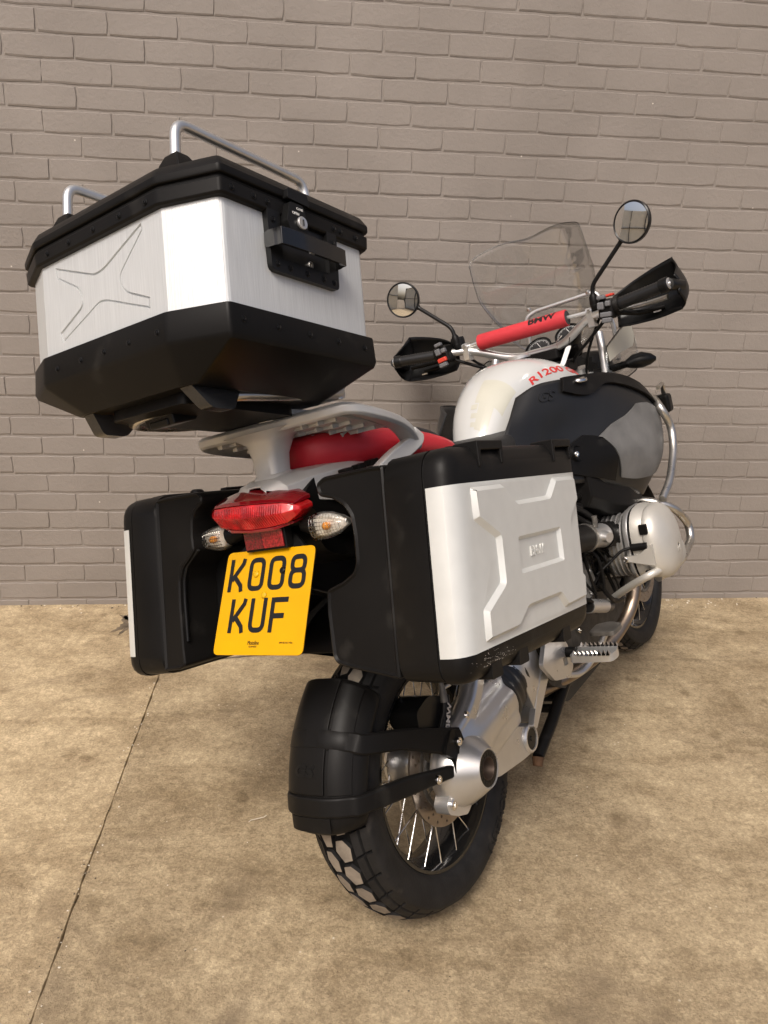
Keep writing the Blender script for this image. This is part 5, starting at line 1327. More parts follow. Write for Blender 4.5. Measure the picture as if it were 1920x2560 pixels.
for s in (-1, 1):
    mb = MB(); prism(mb, round_poly([(-0.014, -0.032), (0.014, -0.032), (0.016, 0.02), (0.010, 0.028), (-0.010, 0.028), (-0.016, 0.02)], 0.006), lambda a, b, h: V(1.113 + a, s * 0.222 + h, 1.232 + b), -0.010, 0.010)
    cl = mb.build('brace_clamp', CAST, bike, smooth=30, bevel=0.002); bolt((1.098, s * 0.222, 1.25), (-1, 0, 0), 0.0055, cl, STEEL, 0.004)
    a_, b_ = V(1.081, s * 0.325, 1.2455), V(1.060, s * 0.455, 1.258)
    mb = MB(); pr_ = []
    N_ = 30
    for i in range(N_): pr_.append(a_.lerp(b_, i / (N_ - 1)))
    mb.tube(pr_, [0.0175 + (0.0012 if i % 2 else 0) for i in range(N_)], 20)
    grp = mb.build('grip', BLACKT, bike, smooth=30)
    T('grip_flange', [a_ + V(0.001, -s * 0.012, 0), a_], [0.027, 0.024], BLACK, grp, 22)
    T('bar_end', [b_, b_.lerp(a_, -0.06), b_.lerp(a_, -0.17), b_.lerp(a_, -0.19)], [0.0205, 0.0215, 0.0215, 0.018], BLACK2, grp, 22)
    bolt(b_.lerp(a_, -0.19), b_ - a_, 0.0165, grp, CAST, 0.004)
    bolt(b_.lerp(a_, -0.215), b_ - a_, 0.007, grp, CHROME, 0.004)
    # switch cluster
    mb = MB(); rot = Matrix.Rotation(R(-8) * s, 3, 'X')
    mb.box((1.079, s * 0.288, 1.240), (0.052, 0.046, 0.060), rot); sw = mb.build('switch_cluster', BLACK, bike, smooth=0, bevel=0.009, seg=3)
    for (dy, dz, w, h, m) in ((0.010, 0.012, 0.020, 0.022, SWITCHG), (-0.012, 0.014, 0.016, 0.016, SWITCHG), (0.0, -0.016, 0.034, 0.015, REDSW if s > 0 else SWITCHG), (0.0, -0.033, 0.030, 0.015, SWITCHG), (0.004, 0.036, 0.026, 0.012, SWITCHG)):
        mb = MB(); mb.box((1.051, s * 0.288 + dy, 1.240 + dz), (0.018, w, h), rot); mb.build('switch', m, sw, smooth=0, bevel=0.004)
    if s < 0:
        mb = MB(); mb.box((1.082, -0.300, 1.278), (0.02, 0.026, 0.008)); mb.build('switch', REDSW, sw, smooth=0, bevel=0.003)
    T('fluid_reservoir', [(1.115, s * 0.250, 1.245), (1.115, s * 0.250, 1.278), (1.115, s * 0.250, 1.286)], [0.024, 0.024, 0.022], BLACK2, bike, 22)
    T('lever', catmull([(1.125, s * 0.27, 1.236), (1.135, s * 0.33, 1.228), (1.125, s * 0.40, 1.226), (1.115, s * 0.455, 1.228)], 6), [0.008] * 18 + [0.009], STEEL if s < 0 else BLACK, bike, 10)
    T('cable', catmull([(1.10, s * 0.27, 1.215), (1.14, s * 0.19, 1.165), (1.20, s * 0.11, 1.12), (1.24, s * 0.06, 1.06)], 6), 0.0055, BLACK, bike, 8)
    T('cable', catmull([(1.125, s * 0.24, 1.22), (1.17, s * 0.18, 1.15), (1.22, s * 0.14, 1.10), (1.27, s * 0.10, 1.02)], 6), 0.0045, BLACK, bike, 8)
    # hand guard shell
    H = [[(1.150, .290, 1.275), (1.165, .285, 1.245), (1.160, .285, 1.205), (1.135, .290, 1.180)],
         [(1.172, .345, 1.302), (1.188, .340, 1.258), (1.182, .340, 1.212), (1.145, .345, 1.176)],
         [(1.178, .410, 1.324), (1.196, .410, 1.270), (1.190, .412, 1.220), (1.140, .415, 1.176)],
         [(1.176, .466, 1.338), (1.190, .474, 1.275), (1.182, .484, 1.228), (1.130, .480, 1.184)],
         [(1.170, .472, 1.336), (1.184, .480, 1.272), (1.176, .490, 1.226), (1.126, .486, 1.186)],
         [(1.140, .488, 1.310), (1.150, .502, 1.272), (1.145, .508, 1.236), (1.110, .500, 1.200)],
         [(1.075, .492, 1.281), (1.078, .500, 1.266), (1.078, .502, 1.248), (1.072, .496, 1.236)]]
    mb = MB(); patch(mb, surf([[V(x, s * y, z) for x, y, z in c] for c in H], 5, 5)); hg = mb.build('hand_guard', BLACK2, bike, smooth=60, solid=0.004)
    mb = MB(); mb.tube([(1.055, s * 0.480, 1.259), (1.10, s * 0.500, 1.25), (1.145, s * 0.49, 1.235)], [0.017, 0.016, 0.014], 12); mb.build('guard_brace', BLACK2, hg, smooth=40)
    T('guard_stay', [(1.09, s * 0.30, 1.225), (1.15, s * 0.36, 1.205), (1.16, s * 0.43, 1.205)], 0.008, BLACK, hg, 10, 0.02)
    mb = MB(); mb.box((1.128, s * 0.415, 1.196), (0.006, 0.022, 0.004)); mb.build('guard_slot', TUBE, hg, smooth=0)
    # mirror
    mc = V(1.085, s * 0.405, 1.460); md = V(-0.90, 0.26, 0.10) if s < 0 else V(-1.0, -0.16, -0.03)
    md = md.normalized()
    mtx = aim(mc, md)
    mb = MB(); mb.lathe([(0.004, 0.0545), (0.0065, 0.0575), (0.004, 0.0605), (-0.006, 0.0600), (-0.018, 0.050), (-0.024, 0.030), (-0.026, 0.0)], (0, 0, 0), 'z', 48)
    mr_ = mb.build('mirror', BLACK2, bike, smooth=50); mr_.matrix_local = mtx
    mb = MB(); mb.lathe([(0.0040, 0.0548)] + [(0.0040 + 0.0022 * (1 - (r_ / 0.0548) ** 2), r_) for r_ in (0.045, 0.03, 0.015, 0.0001)], (0, 0, 0), 'z', 48)
    gl = mb.build('mirror_glass', MIRROR, mr_, smooth=80)
    base = V(1.095, s * 0.245, 1.262)
    T('mirror_stem', bend([base, base + V(0, s * 0.002, 0.055), mc + V(0.012, -s * 0.046, -0.040), mc + V(0.012, -s * 0.018, -0.012)], 0.02), [0.012, 0.011] + [0.0068] * 10 + [0.014, 0.018][:2], BLACK2, mr_, 12) if False else None
    pts = bend([base, base + V(0, s * 0.004, 0.058), mc + V(0.014, -s * 0.040, -0.036), mc + V(0.018, -s * 0.012, -0.010)], 0.02)
    rs = []
    for i in range(len(pts)):
        t = i / (len(pts) - 1)
        rs.append(0.0135 if i == 0 else 0.0125 if pts[i].z < base.z + 0.03 else 0.0068 if t < 0.62 else 0.0075 + (t - 0.62) * 0.028)
    o = T('mirror_stem', pts, rs, BLACK2, bike, 12)
    T('stem_boot', [base + V(0, 0, -0.012), base + V(0, 0, 0.004), base + V(0, s * 0.001, 0.026), base + V(0, s * 0.002, 0.034)], [0.011, 0.0135, 0.0125, 0.008], BLACK, o, 14)
# clamps, instruments
mb = MB(); mb.box((1.175, 0, 1.150), (0.045, 0.15, 0.035)); mb.build('bar_clamp', BLACK, bike, smooth=0, bevel=0.008)
mb = MB(); mb.box((1.20, 0, 1.100), (0.09, 0.20, 0.035)); mb.build('top_yoke', BLACK, bike, smooth=0, bevel=0.008)
T('steering_stem', [(1.22, 0, 1.10), (1.30, 0, 0.86)], 0.03, DARK, bike, 16)
dface = mat('dial_face', (0.02, 0.02, 0.022), 0.35)
dn = V(-0.72, 0, 0.69)
for (y, z, r_) in ((0.012, 1.178, 0.044), (-0.098, 1.200, 0.040)):
    mtx = aim(V(1.215, y, z), dn)
    mb = MB(); mb.lathe([(-0.035, r_ * 0.8), (-0.01, r_ * 1.08), (0.006, r_ * 1.10), (0.008, r_ * 1.02), (0.002, r_ * 0.97)], (0, 0, 0), 'z', 40); dl = mb.build('instrument', BLACK2, bike, smooth=50); dl.matrix_local = mtx
    mb = MB(); mb.lathe([(0.001, r_ * 0.98), (0.001, 0.0001)], (0, 0, 0), 'z', 40); mb.build('dial', dface, dl, smooth=0)
    mb = MB()
    for k in range(41):
        a = R(-130 + k * 6.5); r0 = r_ * (0.70 if k % 4 == 0 else 0.80)
        mb.box((math.sin(a) * (r0 + r_ * 0.90) / 2, math.cos(a) * (r0 + r_ * 0.90) / 2, 0.0016), (0.0011, r_ * 0.90 - r0, 0.0004), Matrix.Rotation(-a, 3, 'Z'))
    mb.box((0.004, 0.010, 0.0022), (0.0018, r_ * 1.1, 0.0006), Matrix.Rotation(R(35), 3, 'Z'))
    mb.build('dial_marks', TAG, dl, smooth=0)
    mb = MB(); mb.lathe([(0.006, r_ * 0.99), (0.007, r_ * 0.5), (0.0075, 0.0001)], (0, 0, 0), 'z', 40); mb.build('dial_glass', CLEAR, dl, smooth=60)
mb = MB(); mb.box((1.235, -0.04, 1.155), (0.05, 0.17, 0.06), Matrix.Rotation(R(-45), 3, 'Y')); mb.build('instrument_housing', BLACK, bike, smooth=0, bevel=0.012)
T('cable_tie', [(1.15, -0.13, 1.20), (1.12, -0.128, 1.16), (1.10, -0.126, 1.14)], 0.0015, BLACK, bike, 6)
mb = MB(); prism(mb, round_poly([(-0.009, -0.028), (0.009, -0.028), (0.009, 0.028), (-0.009, 0.028)], 0.008), lambda a, b, h: V(1.06 + b * 0.2 + h, -0.135 - a - b * 0.55, 1.135 + b), -0.0007, 0.0007)
mb.build('key_tag', TAG, bike, smooth=30)
T('key_ring', catmull([(1.07, -0.112, 1.165), (1.10, -0.10, 1.185), (1.13, -0.11, 1.20)], 5), 0.0012, STEEL, bike, 6)
# windscreen: curved clear sheet with its bracing frame
S_ = []
for (y, xt, xm, xb, zt, zb) in ((0.205, 1.235, 1.275, 1.345, 1.515, 1.215), (0.185, 1.250, 1.305, 1.385, 1.540, 1.19), (0.10, 1.285, 1.345, 1.435, 1.558, 1.165), (0.0, 1.300, 1.362, 1.455, 1.550, 1.155)):
    S_.append([V(xt, y, zt), V((xt + xm) / 2 - 0.004, y * 1.02, zt * 0.72 + zb * 0.28), V(xm, y, (zt + zb) / 2), V(xb, y * 0.72, zb)])
S_ = S_ + [[V(q.x, -q.y, q.z) for q in c] for c in S_[-2::-1]]
mb = MB(); patch(mb, surf(S_, 6, 6)); ws = mb.build('windscreen', CLEAR, bike, smooth=80, solid=0.0025)
edge = [c[0] for c in surf(S_, 6, 6)]
edge = [c for c in surf(S_, 6, 6)[0]][::-1] + edge[1:] + [c for c in surf(S_, 6, 6)[-1]][1:]
T('screen_edge', edge, 0.0011, clear_mat('screen_edge_plastic', (0.84, 0.85, 0.84), 1.0, 0.12), ws, 6)
T('screen_frame', [(1.245, 0.060, 1.10), (1.245, 0.045, 1.292), (1.252, 0.012, 1.305), (1.255, -0.205, 1.312), (1.265, -0.235, 1.20), (1.28, -0.225, 1.08)], 0.0068, TUBE, bike, 12, 0.02)
for y in (0.032, -0.178): bolt((1.254, y, 1.313), (-0.3, 0, 1), 0.008, bike, STEEL, 0.010)
# small clear wind deflector with a torn film at its top, right of the instruments, and its mirror image
for s in (-1, 1):
    def DF(a, b, h): return V(a, s * (0.245 + 0.10 * (a - 1.15) * 0.3 + h), b)
    poly = round_poly([(1.085, 1.045), (1.115, 1.130), (1.30, 1.185), (1.385, 1.182), (1.395, 1.10), (1.36, 1.035), (1.27, 1.022), (1.16, 1.025)], 0.02)
    mb = MB(); prism(mb, poly, DF, 0.0, 0.003); df = mb.build('wind_deflector', CLEAR, bike, smooth=30)
    mb = MB(); mb.tube([DF(a, b, 0.0015) for a, b in poly + poly[:1]], 0.0022, 6); mb.build('deflector_edge', MATS['screen_edge_plastic'], df, smooth=60)
    mb = MB(); prism(mb, [(1.118, 1.128), (1.30, 1.180), (1.38, 1.178), (1.386, 1.150), (1.375, 1.128), (1.35, 1.112), (1.28, 1.108), (1.20, 1.100), (1.12, 1.085)], DF, 0.0035, 0.0042); mb.build('torn_film', FILM, df, smooth=0)
    mb = MB(); prism(mb, round_poly([(1.06, 1.03), (1.10, 1.065), (1.16, 1.045), (1.24, 1.015), (1.22, 1.00), (1.08, 1.01)], 0.008), DF, -0.006, -0.001); mb.build('deflector_bracket', WHITE, df, smooth=30)
    bolt(DF(1.10, 1.042, 0.003), (0, s, 0), 0.008, df, STEEL, 0.004)
    T('screen_stay', [(1.20, s * 0.20, 1.04), (1.215, s * 0.20, 1.12), (1.245, s * 0.19, 1.18)], 0.013, TUBE, bike, 12, 0.03)
# ================================================================ panniers
PU, PV = V(0.985, 0, -0.171), V(0.277, 0, 0.961)
def pannier(s, label):
    org = V(-0.0675, s * (0.43 if s < 0 else 0.420), 0.808 if s < 0 else 0.827)
    root = empty('pannier', BIKE @ Matrix.Translation(org))
    tag(root, label, 'pannier', 'hard panniers either side of the motorcycle')
    SR, SF, TB, TT = -0.262, 0.262, -0.185, 0.200
    # map (s along, t up, d outward from outer face; d<0 is inward)
    def fn(a, b, d): 
        q = PU * a + PV * b; return V(q.x, s * d, q.z)
    # lid: rounded tray, outer face at d=0, seam at d=-0.050
    def loop(a0, a1, b0, b1, r, n=5): return round_poly([(a0, b0), (a1, b0), (a1, b1), (a0, b1)], r, n)
    mb = MB()
    steps = [(-0.048, 0.0, 0.045), (-0.030, 0.0, 0.045), (-0.016, 0.0035, 0.042), (-0.006, 0.013, 0.036), (0.0, 0.028, 0.026)]
    rings = [[fn(a, b, d) for a, b in loop(SR + i, SF - i, TB + i, TT - i, r)] for d, i, r in steps]
    mb.rings(rings)
    lid = mb.build('lid', BLACK, root, smooth=50)
    # silver skin: wraps the rear and front rounded edges of the lid
    mb = MB()
    cx = [(-0.046, SR - 0.0012), (-0.030, SR - 0.0012), (-0.016, SR + 0.0025), (-0.006, SR + 0.0115), (0.0022, SR + 0.030)]
    if s > 0: cx = [(-0.039, SR - 0.0012)] + cx[1:]
    strip = [[fn(a, b, d) for b in (-0.136, 0.136)] for d, a in cx]
    patch(mb, strip)
    patch(mb, [[fn(-a, b, d) for b in (-0.136, 0.136)] for d, a in cx])
    a0, a1 = SR + 0.030, SF - 0.030
    plat = ccw([(-0.203, 0.128), (-0.093, 0.128), (-0.049, 0.095), (0.087, 0.096), (0.122, 0.129), (0.222, 0.128), (0.229, 0.077), (0.183, 0.039), (0.180, -0.040), (0.229, -0.075), (0.223, -0.122), (0.124, -0.125), (0.095, -0.097), (-0.043, -0.097), (-0.085, -0.124), (-0.197, -0.125), (-0.197, -0.073), (-0.129, -0.038), (-0.131, 0.038), (-0.201, 0.074)])
    plat = round_poly(plat, 0.005, 2)
    badge = round_poly(ccw([(-0.063, 0.032), (0.122, 0.032), (0.126, -0.034), (-0.062, -0.034)]), 0.006, 3)
    relief(mb, ccw([(a0, -0.136), (a1, -0.136), (a1, 0.136), (a0, 0.136)]), [(plat, 0.0075, 0.0085, [(badge, 0.007, -0.007, [])])], fn, 0.0022)
    skin = mb.build('lid_skin', SILVER, root, smooth=25, bevel=0.0018, seg=2)
    put_text('lettering', 'BMW', 0.024, lambda a, b: fn((a if s < 0 else -a) + 0.021, b - 0.001, 0.0048), SILVER, skin, bold=0.0004, sx=1.0, thick=0.0026)
    # corner lugs on the lid top and bottom
    for ac, tp in ((-0.118, 1), (0.190, 1), (-0.16, -1), (-0.06, -1), (0.13, -1)):
        mb = MB(); w = 0.044 if tp > 0 else 0.020
        if tp > 0:
            z0 = TT - 0.003
            out_ = [(ac - w, TT - 0.040), (ac - w + 0.006, TT - 0.040), (ac - w + 0.009, TT - 0.010), (ac + w - 0.009, TT - 0.010), (ac + w - 0.006, TT - 0.036), (ac + w, TT - 0.036), (ac + w, TT + 0.0065), (ac - w - 0.004, TT + 0.0065)]
            prism(mb, out_, fn, -0.046, 0.003)
        else:
            rr_ = []
            prism(mb, round_poly([(ac - w, TB - 0.004), (ac + w, TB - 0.004), (ac + w * 0.7, TB + 0.040), (ac - w * 0.7, TB + 0.040)], 0.006), fn, -0.044, -0.002)
        mb.build('lid_lug', BLACK, root, smooth=30, bevel=0.0035)
    # seam strip
    mb = MB(); ra = [fn(a, b, -0.0485) for a, b in loop(SR + 0.002, SF - 0.002, TB + 0.002, TT - 0.002, 0.044)]; rb_ = [fn(a, b, -0.0515) for a, b in loop(SR + 0.002, SF - 0.002, TB + 0.002, TT - 0.002, 0.044)]
    mb.rings([ra, rb_]); mb.build('seam_seal', mat('seam_shadow_rubber', (0.004, 0.004, 0.004), 0.9), root, smooth=30)
    # body: outer sleeve then the stepped inner tub with the notch for lamp and silencer
    def tub(loops, name):
        mb = MB(); mb.rings([[fn(a, b, d) for a, b in l] for d, l in loops]); return mb.build(name, BLACK, root, smooth=40)
    tub([(-0.051, loop(SR - 0.001, SF, TB + 0.003, TT, 0.044)), (-0.125, loop(SR - 0.001, SF, TB + 0.006, TT - 0.002, 0.044)), (-0.131, loop(SR + 0.004, SF - 0.004, TB + 0.012, TT - 0.008, 0.04))], 'body_sleeve')
    # inner tub as extrusion along the length of a (d, t) section with notch at its rear
    dI = -0.345 if s > 0 else -0.335
    full = [(-0.128, TB + 0.016), (-0.128, TT - 0.012), (-0.16, TT - 0.010), (-0.265, TT - 0.010), (-0.280, TT - 0.020), (-0.280, TB + 0.045), (-0.262, TB + 0.030), (-0.2, TB + 0.022)]
    notch_r = [(-0.128, TB + 0.016), (-0.128, TT - 0.012), (-0.16, TT - 0.010), (-0.262, TT - 0.012), (-0.279, TT - 0.022), (-0.279, TT - 0.036), (-0.272, TT - 0.047), (-0.245, TT - 0.054), (-0.220, TT - 0.070), (-0.207, TT - 0.090), (-0.203, TT - 0.125), (-0.203, TT - 0.170), (-0.210, TT - 0.186), (-0.235, TT - 0.200), (-0.272, TT - 0.212), (-0.275, TT - 0.250), (-0.270, TB + 0.055), (-0.262, TB + 0.044), (-0.24, TB + 0.037)]
    notch_l = [(-0.128, TB + 0.016), (-0.128, TT - 0.012), (-0.16, TT - 0.010), (-0.262, TT - 0.012), (-0.275, TT - 0.022), (-0.275, TT - 0.036), (-0.262, TT - 0.044), (-0.250, TT - 0.052), (-0.243, TT - 0.066), (-0.240, TT - 0.10), (-0.243, TT - 0.128), (-0.225, TT - 0.145), (-0.205, TT - 0.160), (-0.194, TT - 0.185), (-0.192, TT - 0.23), (-0.194, TB + 0.060), (-0.197, TB + 0.028), (-0.18, TB + 0.020)]
    sec = notch_r if s < 0 else notch_l
    sec = ccw(round_poly(sec, 0.006, 3))
    mb = MB(); rings = []
    fx2 = lambda a, d, b: fn(a, b, d)
    for (a, inset) in ((SR + 0.006, 0.016), (SR + 0.001, 0.010), (SR - 0.0005, 0.004), (SR + 0.002, 0.0), (SR + 0.10, 0.0)):
        rings.append([fx2(a, d, b) for d, b in off_poly(sec, inset)])
    rings = [[fx2(SR + 0.0045, d, b) for d, b in off_poly(sec, 0.0085)], [fx2(SR + 0.001, d, b) for d, b in off_poly(sec, 0.0045)], [fx2(SR + 0.0035, d, b) for d, b in off_poly(sec, 0.001)], [fx2(SR + 0.008, d, b) for d, b in sec], [fx2(SR + 0.16, d, b) for d, b in sec]]
    n = len(sec)
    mb.rings(rings, True, False, False)
    fill(mb, [(d, b) for d, b in off_poly(sec, 0.0085)], [], lambda d, b, h: fx2(h, d, b), SR + 0.0045)
    fill(mb, sec, [], lambda d, b, h: fx2(h, d, b), SR + 0.16)
    mb.build('body', BLACK, root, smooth=35)
    fsec = ccw(round_poly(full, 0.012, 3))
    mb = MB(); prism(mb, fsec, lambda d, b, h: fx2(h, d, b), SR + 0.1595, SF - 0.006); mb.build('body', BLACK, root, smooth=35)
    if s > 0:
        # recessed inner wall and rim of the silencer cut-out on the left case
        mb = MB(); mb.tube([fx2(SR + 0.012, d, b) for d, b in ((-0.243, TT - 0.128), (-0.225, TT - 0.142), (-0.206, TT - 0.158), (-0.196, TT - 0.185), (-0.194, TT - 0.23), (-0.196, TB + 0.075))], 0.004, 8); mb.build('cutout_rim', BLACK2, root, smooth=60)
        mb = MB(); prism(mb, ccw([(-0.19, TB + 0.03), (-0.19, TT - 0.14), (-0.27, TT - 0.13), (-0.345, TT - 0.15), (-0.345, TB + 0.06), (-0.27, TB + 0.035)]), lambda d, b, h: fx2(h, d, b), SR + 0.10, SR + 0.161); mb.build('cutout_wall', BLACK2, root, smooth=0, bevel=0.006)
    # handle along the top and lock knob
    mb = MB(); mb.lathe([(0.0, 0.016), (0.004, 0.016), (0.008, 0.012), (0.008, 0)], (0, 0, 0), 'z', 24); o = mb.build('lock_knob', BLACK2, root, smooth=40); o.matrix_local = aim(fn(-0.105, TT + 0.0005, -0.085), PV)
    mb = MB(); mb.box((0, 0, 0), (0.11, 0.022, 0.008)); o = mb.build('carry_handle', BLACK2, root, smooth=0, bevel=0.003); o.matrix_local = Matrix.Translation(fn(0.03, TT + 0.005, -0.085)) @ Matrix.Rotation(R(9.8), 4, 'Y')
    if s < 0:
        mb = MB()
        rnd = random.Random(4)
        for k in range(90):
            a = rnd.gauss(-0.17, 0.030); b = TB + 0.022 + abs(rnd.gauss(0, 0.010))
            d = -0.0010 if b > TB + 0.03 else -0.004
            i_ = max(0, TB + 0.028 - b)
            q = fn(a, b, 0.0008 - i_ * 0.5); r_ = rnd.uniform(0.0003, 0.0006)
            mb.box(q, (r_, r_, r_))
        o = mb.build('dust_specks', mat('pale_dust', (0.6, 0.56, 0.5), 0.9), root, smooth=0); o['kind'] = 'stuff'
    return root
pannier(-1, 'silver and black hard pannier on the near side, its whole outer face showing')
pannier(1, 'hard pannier on the far side, mostly black, beyond the number plate')

# ================================================================ top case
TC = Matrix(((0.9712528, 0.0213971, 0.2370868, -0.510838), (-0.0148015, 0.9994533, -0.0295646, 0.0), (-0.2375898, 0.0252055, 0.9710385, 1.341925), (0, 0, 0, 1)))
case = empty('top_case', BIKE @ TC)
tag(case, 'large brushed aluminium top case with black lid and tubular rails above the seat', 'top case')
W, CXC, CY, LN = 0.164, 0.036, 0.090, 0.332
FOOT = [(0, W), (0, -W), (CXC, -W - CY), (CXC + LN, -W - CY), (2 * CXC + LN, -W), (2 * CXC + LN, W), (CXC + LN, W + CY), (CXC, W + CY)]
FOOT = ccw(FOOT)
def oct_(o, r=0.006): return round_poly(off_poly(FOOT, -o), [r] * 8, 3)
def lv(o, z, r=0.006): return [V(x, y, z) for x, y in oct_(o, r)]
# aluminium body
mb = MB(); xw = [(0, W), (0, -W)]
star = [(0.124, 0.150), (0.122, 0.130), (0.060, 0.096), (0.050, 0.068), (0.122, 0.036), (0.115, 0.018), (0.004, 0.060), (-0.014, 0.057), (-0.122, 0.018), (-0.124, 0.036), (-0.064, 0.061), (-0.051, 0.086), (-0.117, 0.142), (-0.114, 0.154), (-0.010, 0.112), (0.014, 0.110)]
star = round_poly(star, [0, 0, 0.014, 0.014, 0, 0, 0.014, 0.014, 0, 0, 0.014, 0.014, 0, 0, 0.014, 0.014], 4)
star = ccw([(-a, b) for a, b in star])
relief(mb, ccw([(-W, -0.004), (W, -0.004), (W, 0.164), (-W, 0.164)]), [(star, 0.0013, -0.0040, [(off_poly(star, 0.0026), 0.0011, 0.0034, [])])], lambda a, b, h: V(-h, -a, b), 0.0)
fo = FOOT
side = round_poly([(0, -W), (CXC, -W - CY), (CXC + LN, -W - CY), (2 * CXC + LN, -W), (2 * CXC + LN, W), (CXC + LN, W + CY), (CXC, W + CY), (0, W)], [0, 0.012, 0.012, 0.01, 0.01, 0.012, 0.012, 0], 5)
patch(mb, [[V(x, y, z) for z in (-0.004, 0.164)] for x, y in side])
mb.build('case_body', ALU, case, smooth=9, recalc=True)
# black base
mb = MB()
BOT = ccw([(0.043, 0.150), (0.043, -0.160), (0.060, -0.178), (0.345, -0.178), (0.365, -0.160), (0.365, 0.160), (0.345, 0.178), (0.060, 0.178)])
# order bottom loop to match FOOT vertices
BOTM = [(0.043, 0.130), (0.043, -0.130), (0.050, -0.160), (0.340, -0.160), (0.362, -0.130), (0.362, 0.130), (0.340, 0.160), (0.050, 0.160)]
BOTM = ccw(BOTM)
def lb(poly, z): return [V(x, y, z) for x, y in round_poly(poly, 0.006, 3)]
mb.rings([lv(0.003, 0.0022), lv(0.0075, 0.0010), lv(0.008, -0.003), lv(0.010, -0.043), lv(0.006, -0.052), lb(BOTM, -0.098)])
base = mb.build('case_base', BLACK, case, smooth=30, bevel=0.002)
for s in (-1, 1):
    mb = MB(); prism(mb, round_poly([(0.046, -0.094), (0.152, -0.094), (0.128, -0.128), (0.120, -0.132), (0.082, -0.132), (0.074, -0.128)], 0.004), lambda a, b, h: V(a, s * (0.128 - (b + 0.094) * 0.35 + h), b), -0.012, 0.016)
    mb.build('case_foot', mat('polished_black_plastic', (0.02, 0.021, 0.023), 0.22, spec=0.7, rvar=0.06, vscale=30), base, smooth=30, bevel=0.003)
mb = MB(); prism(mb, round_poly([(0.07, -0.10), (0.07, 0.10), (0.33, 0.10), (0.33, -0.10)], 0.02), lambda a, b, h: V(a, b, h), -0.116, -0.097); mb.build('case_rail', BLACK, base, smooth=30, bevel=0.004)
# upper band
mb = MB(); mb.rings([lv(0.002, 0.1600), lv(0.008, 0.1610), lv(0.0105, 0.1640), lv(0.0115, 0.1835), lv(0.004, 0.1850)]); band = mb.build('case_band', BLACK, case, smooth=30, bevel=0.0012)
mb = MB(); mb.rings([lv(0.0065, 0.1845), lv(0.0065, 0.1910)]); mb.build('lid_gasket', MATS['seam_shadow_rubber'], case, smooth=30)
# lid
LT = [(0.052, 0.150), (0.052, -0.150), (0.075, -0.200), (0.335, -0.200), (0.352, -0.150), (0.352, 0.150), (0.335, 0.200), (0.075, 0.200)]
LT = ccw(LT)
mb = MB(); mb.rings([lv(0.008, 0.1905), lv(0.0125, 0.1915), lv(0.0135, 0.196), lv(0.0135, 0.203), lv(0.010, 0.209), lv(0.004, 0.219), lb(LT, 0.252), lb(off_poly(LT, 0.012), 0.2545)])
lidc = mb.build('case_lid', BLACK, case, smooth=30, bevel=0.002)
mb = MB(); prism(mb, round_poly([(0.062, -0.112), (0.062, 0.135), (0.345, 0.135), (0.345, -0.112)], 0.01), lambda a, b, h: V(a, b, h), 0.2535, 0.2585); mb.build('lid_plate', TUBE, lidc, smooth=30, bevel=0.0012)
for s in (-1, 1):
    for x in (0.048, 0.352):
        d = -1 if x < 0.2 else 1
        mb = MB(); secs = []
        for (z, e) in ((0.232, 0.022), (0.248, 0.017), (0.260, 0.0115), (0.262, 0.0105)):
            secs.append([V(x + 0.004 * d * 0 + a * e * 1.1 - d * (0.266 - z) * 0.1, s * 0.150 + b * e * 1.35, z) for a, b in ((-1, -1), (1, -1), (1, 1), (-1, 1))])
        mb.rings(secs); mb.build('rail_mount', BLACK, lidc, smooth=20, bevel=0.004)
    T('lid_rail', bend([(0.047, s * 0.150, 0.262), (0.050, s * 0.150, 0.318), (0.345, s * 0.150, 0.316), (0.352, s * 0.150, 0.262)], 0.040, 8), 0.0088, TUBE, case, 16)
# recessed facets on the lid corner and edge
mb = MB(); prism(mb, [(-0.124, 0.224), (-0.086, 0.228), (-0.080, 0.250), (-0.112, 0.250)], lambda a, b, h: V(0.052 - (0.252 - b) * 1.35 + h, a, b), -0.004, 0.002); mb.build('lid_inset', BLACKT, lidc, smooth=0, bevel=0.001)
for x in (0.10, 0.30):
    mb = MB(); prism(mb, [(x - 0.03, 0.222), (x + 0.03, 0.222), (x + 0.024, 0.238), (x - 0.024, 0.238)], lambda a, b, h: V(a, -0.252 + (b - 0.219) * 1.42 - h, b), -0.001, 0.003); mb.build('lid_inset', BLACKT, lidc, smooth=0, bevel=0.001)
# maker's script on the lid slope
put_text('lettering', 'Xplorer', 0.024, lambda a, b: V(0.018 + b * 0.75, 0.085 - a, 0.2295 + b * 0.62), mat('pale_ink', (0.42, 0.40, 0.37), 0.5), lidc, shear=0.45, sx=1.25, thick=0.0004)
# latch plate let into the near side
mb = MB()
def LP(a, b, h): return V(a, -0.254 - h, b)
frame = round_poly([(0.121, 0.162), (0.124, 0.068), (0.284, 0.068), (0.287, 0.162), (0.275, 0.1835), (0.132, 0.1835)], [0.004, 0.012, 0.008, 0.004, 0.003, 0.003], 4)
hole = round_poly([(0.150, 0.092), (0.262, 0.092), (0.262, 0.1825), (0.150, 0.1825)], 0.004, 2)
prism(mb, ccw(frame), LP, -0.001, 0.0105, holes=[ccw(hole)[::-1]])
lp = mb.build('latch_plate', BLACK2, case, smooth=30, bevel=0.0015)
mb = MB(); prism(mb, ccw(hole), LP, 0.0006, 0.0018); mb.build('latch_recess', mat('deep_black_plastic', (0.006, 0.006, 0.006), 0.35), lp, smooth=0)
hl = [(0.118, 0.012), (0.122, 0.030), (0.136, 0.0385), (0.262, 0.0385), (0.276, 0.030), (0.280, 0.012)]
mb = MB(); rings = []
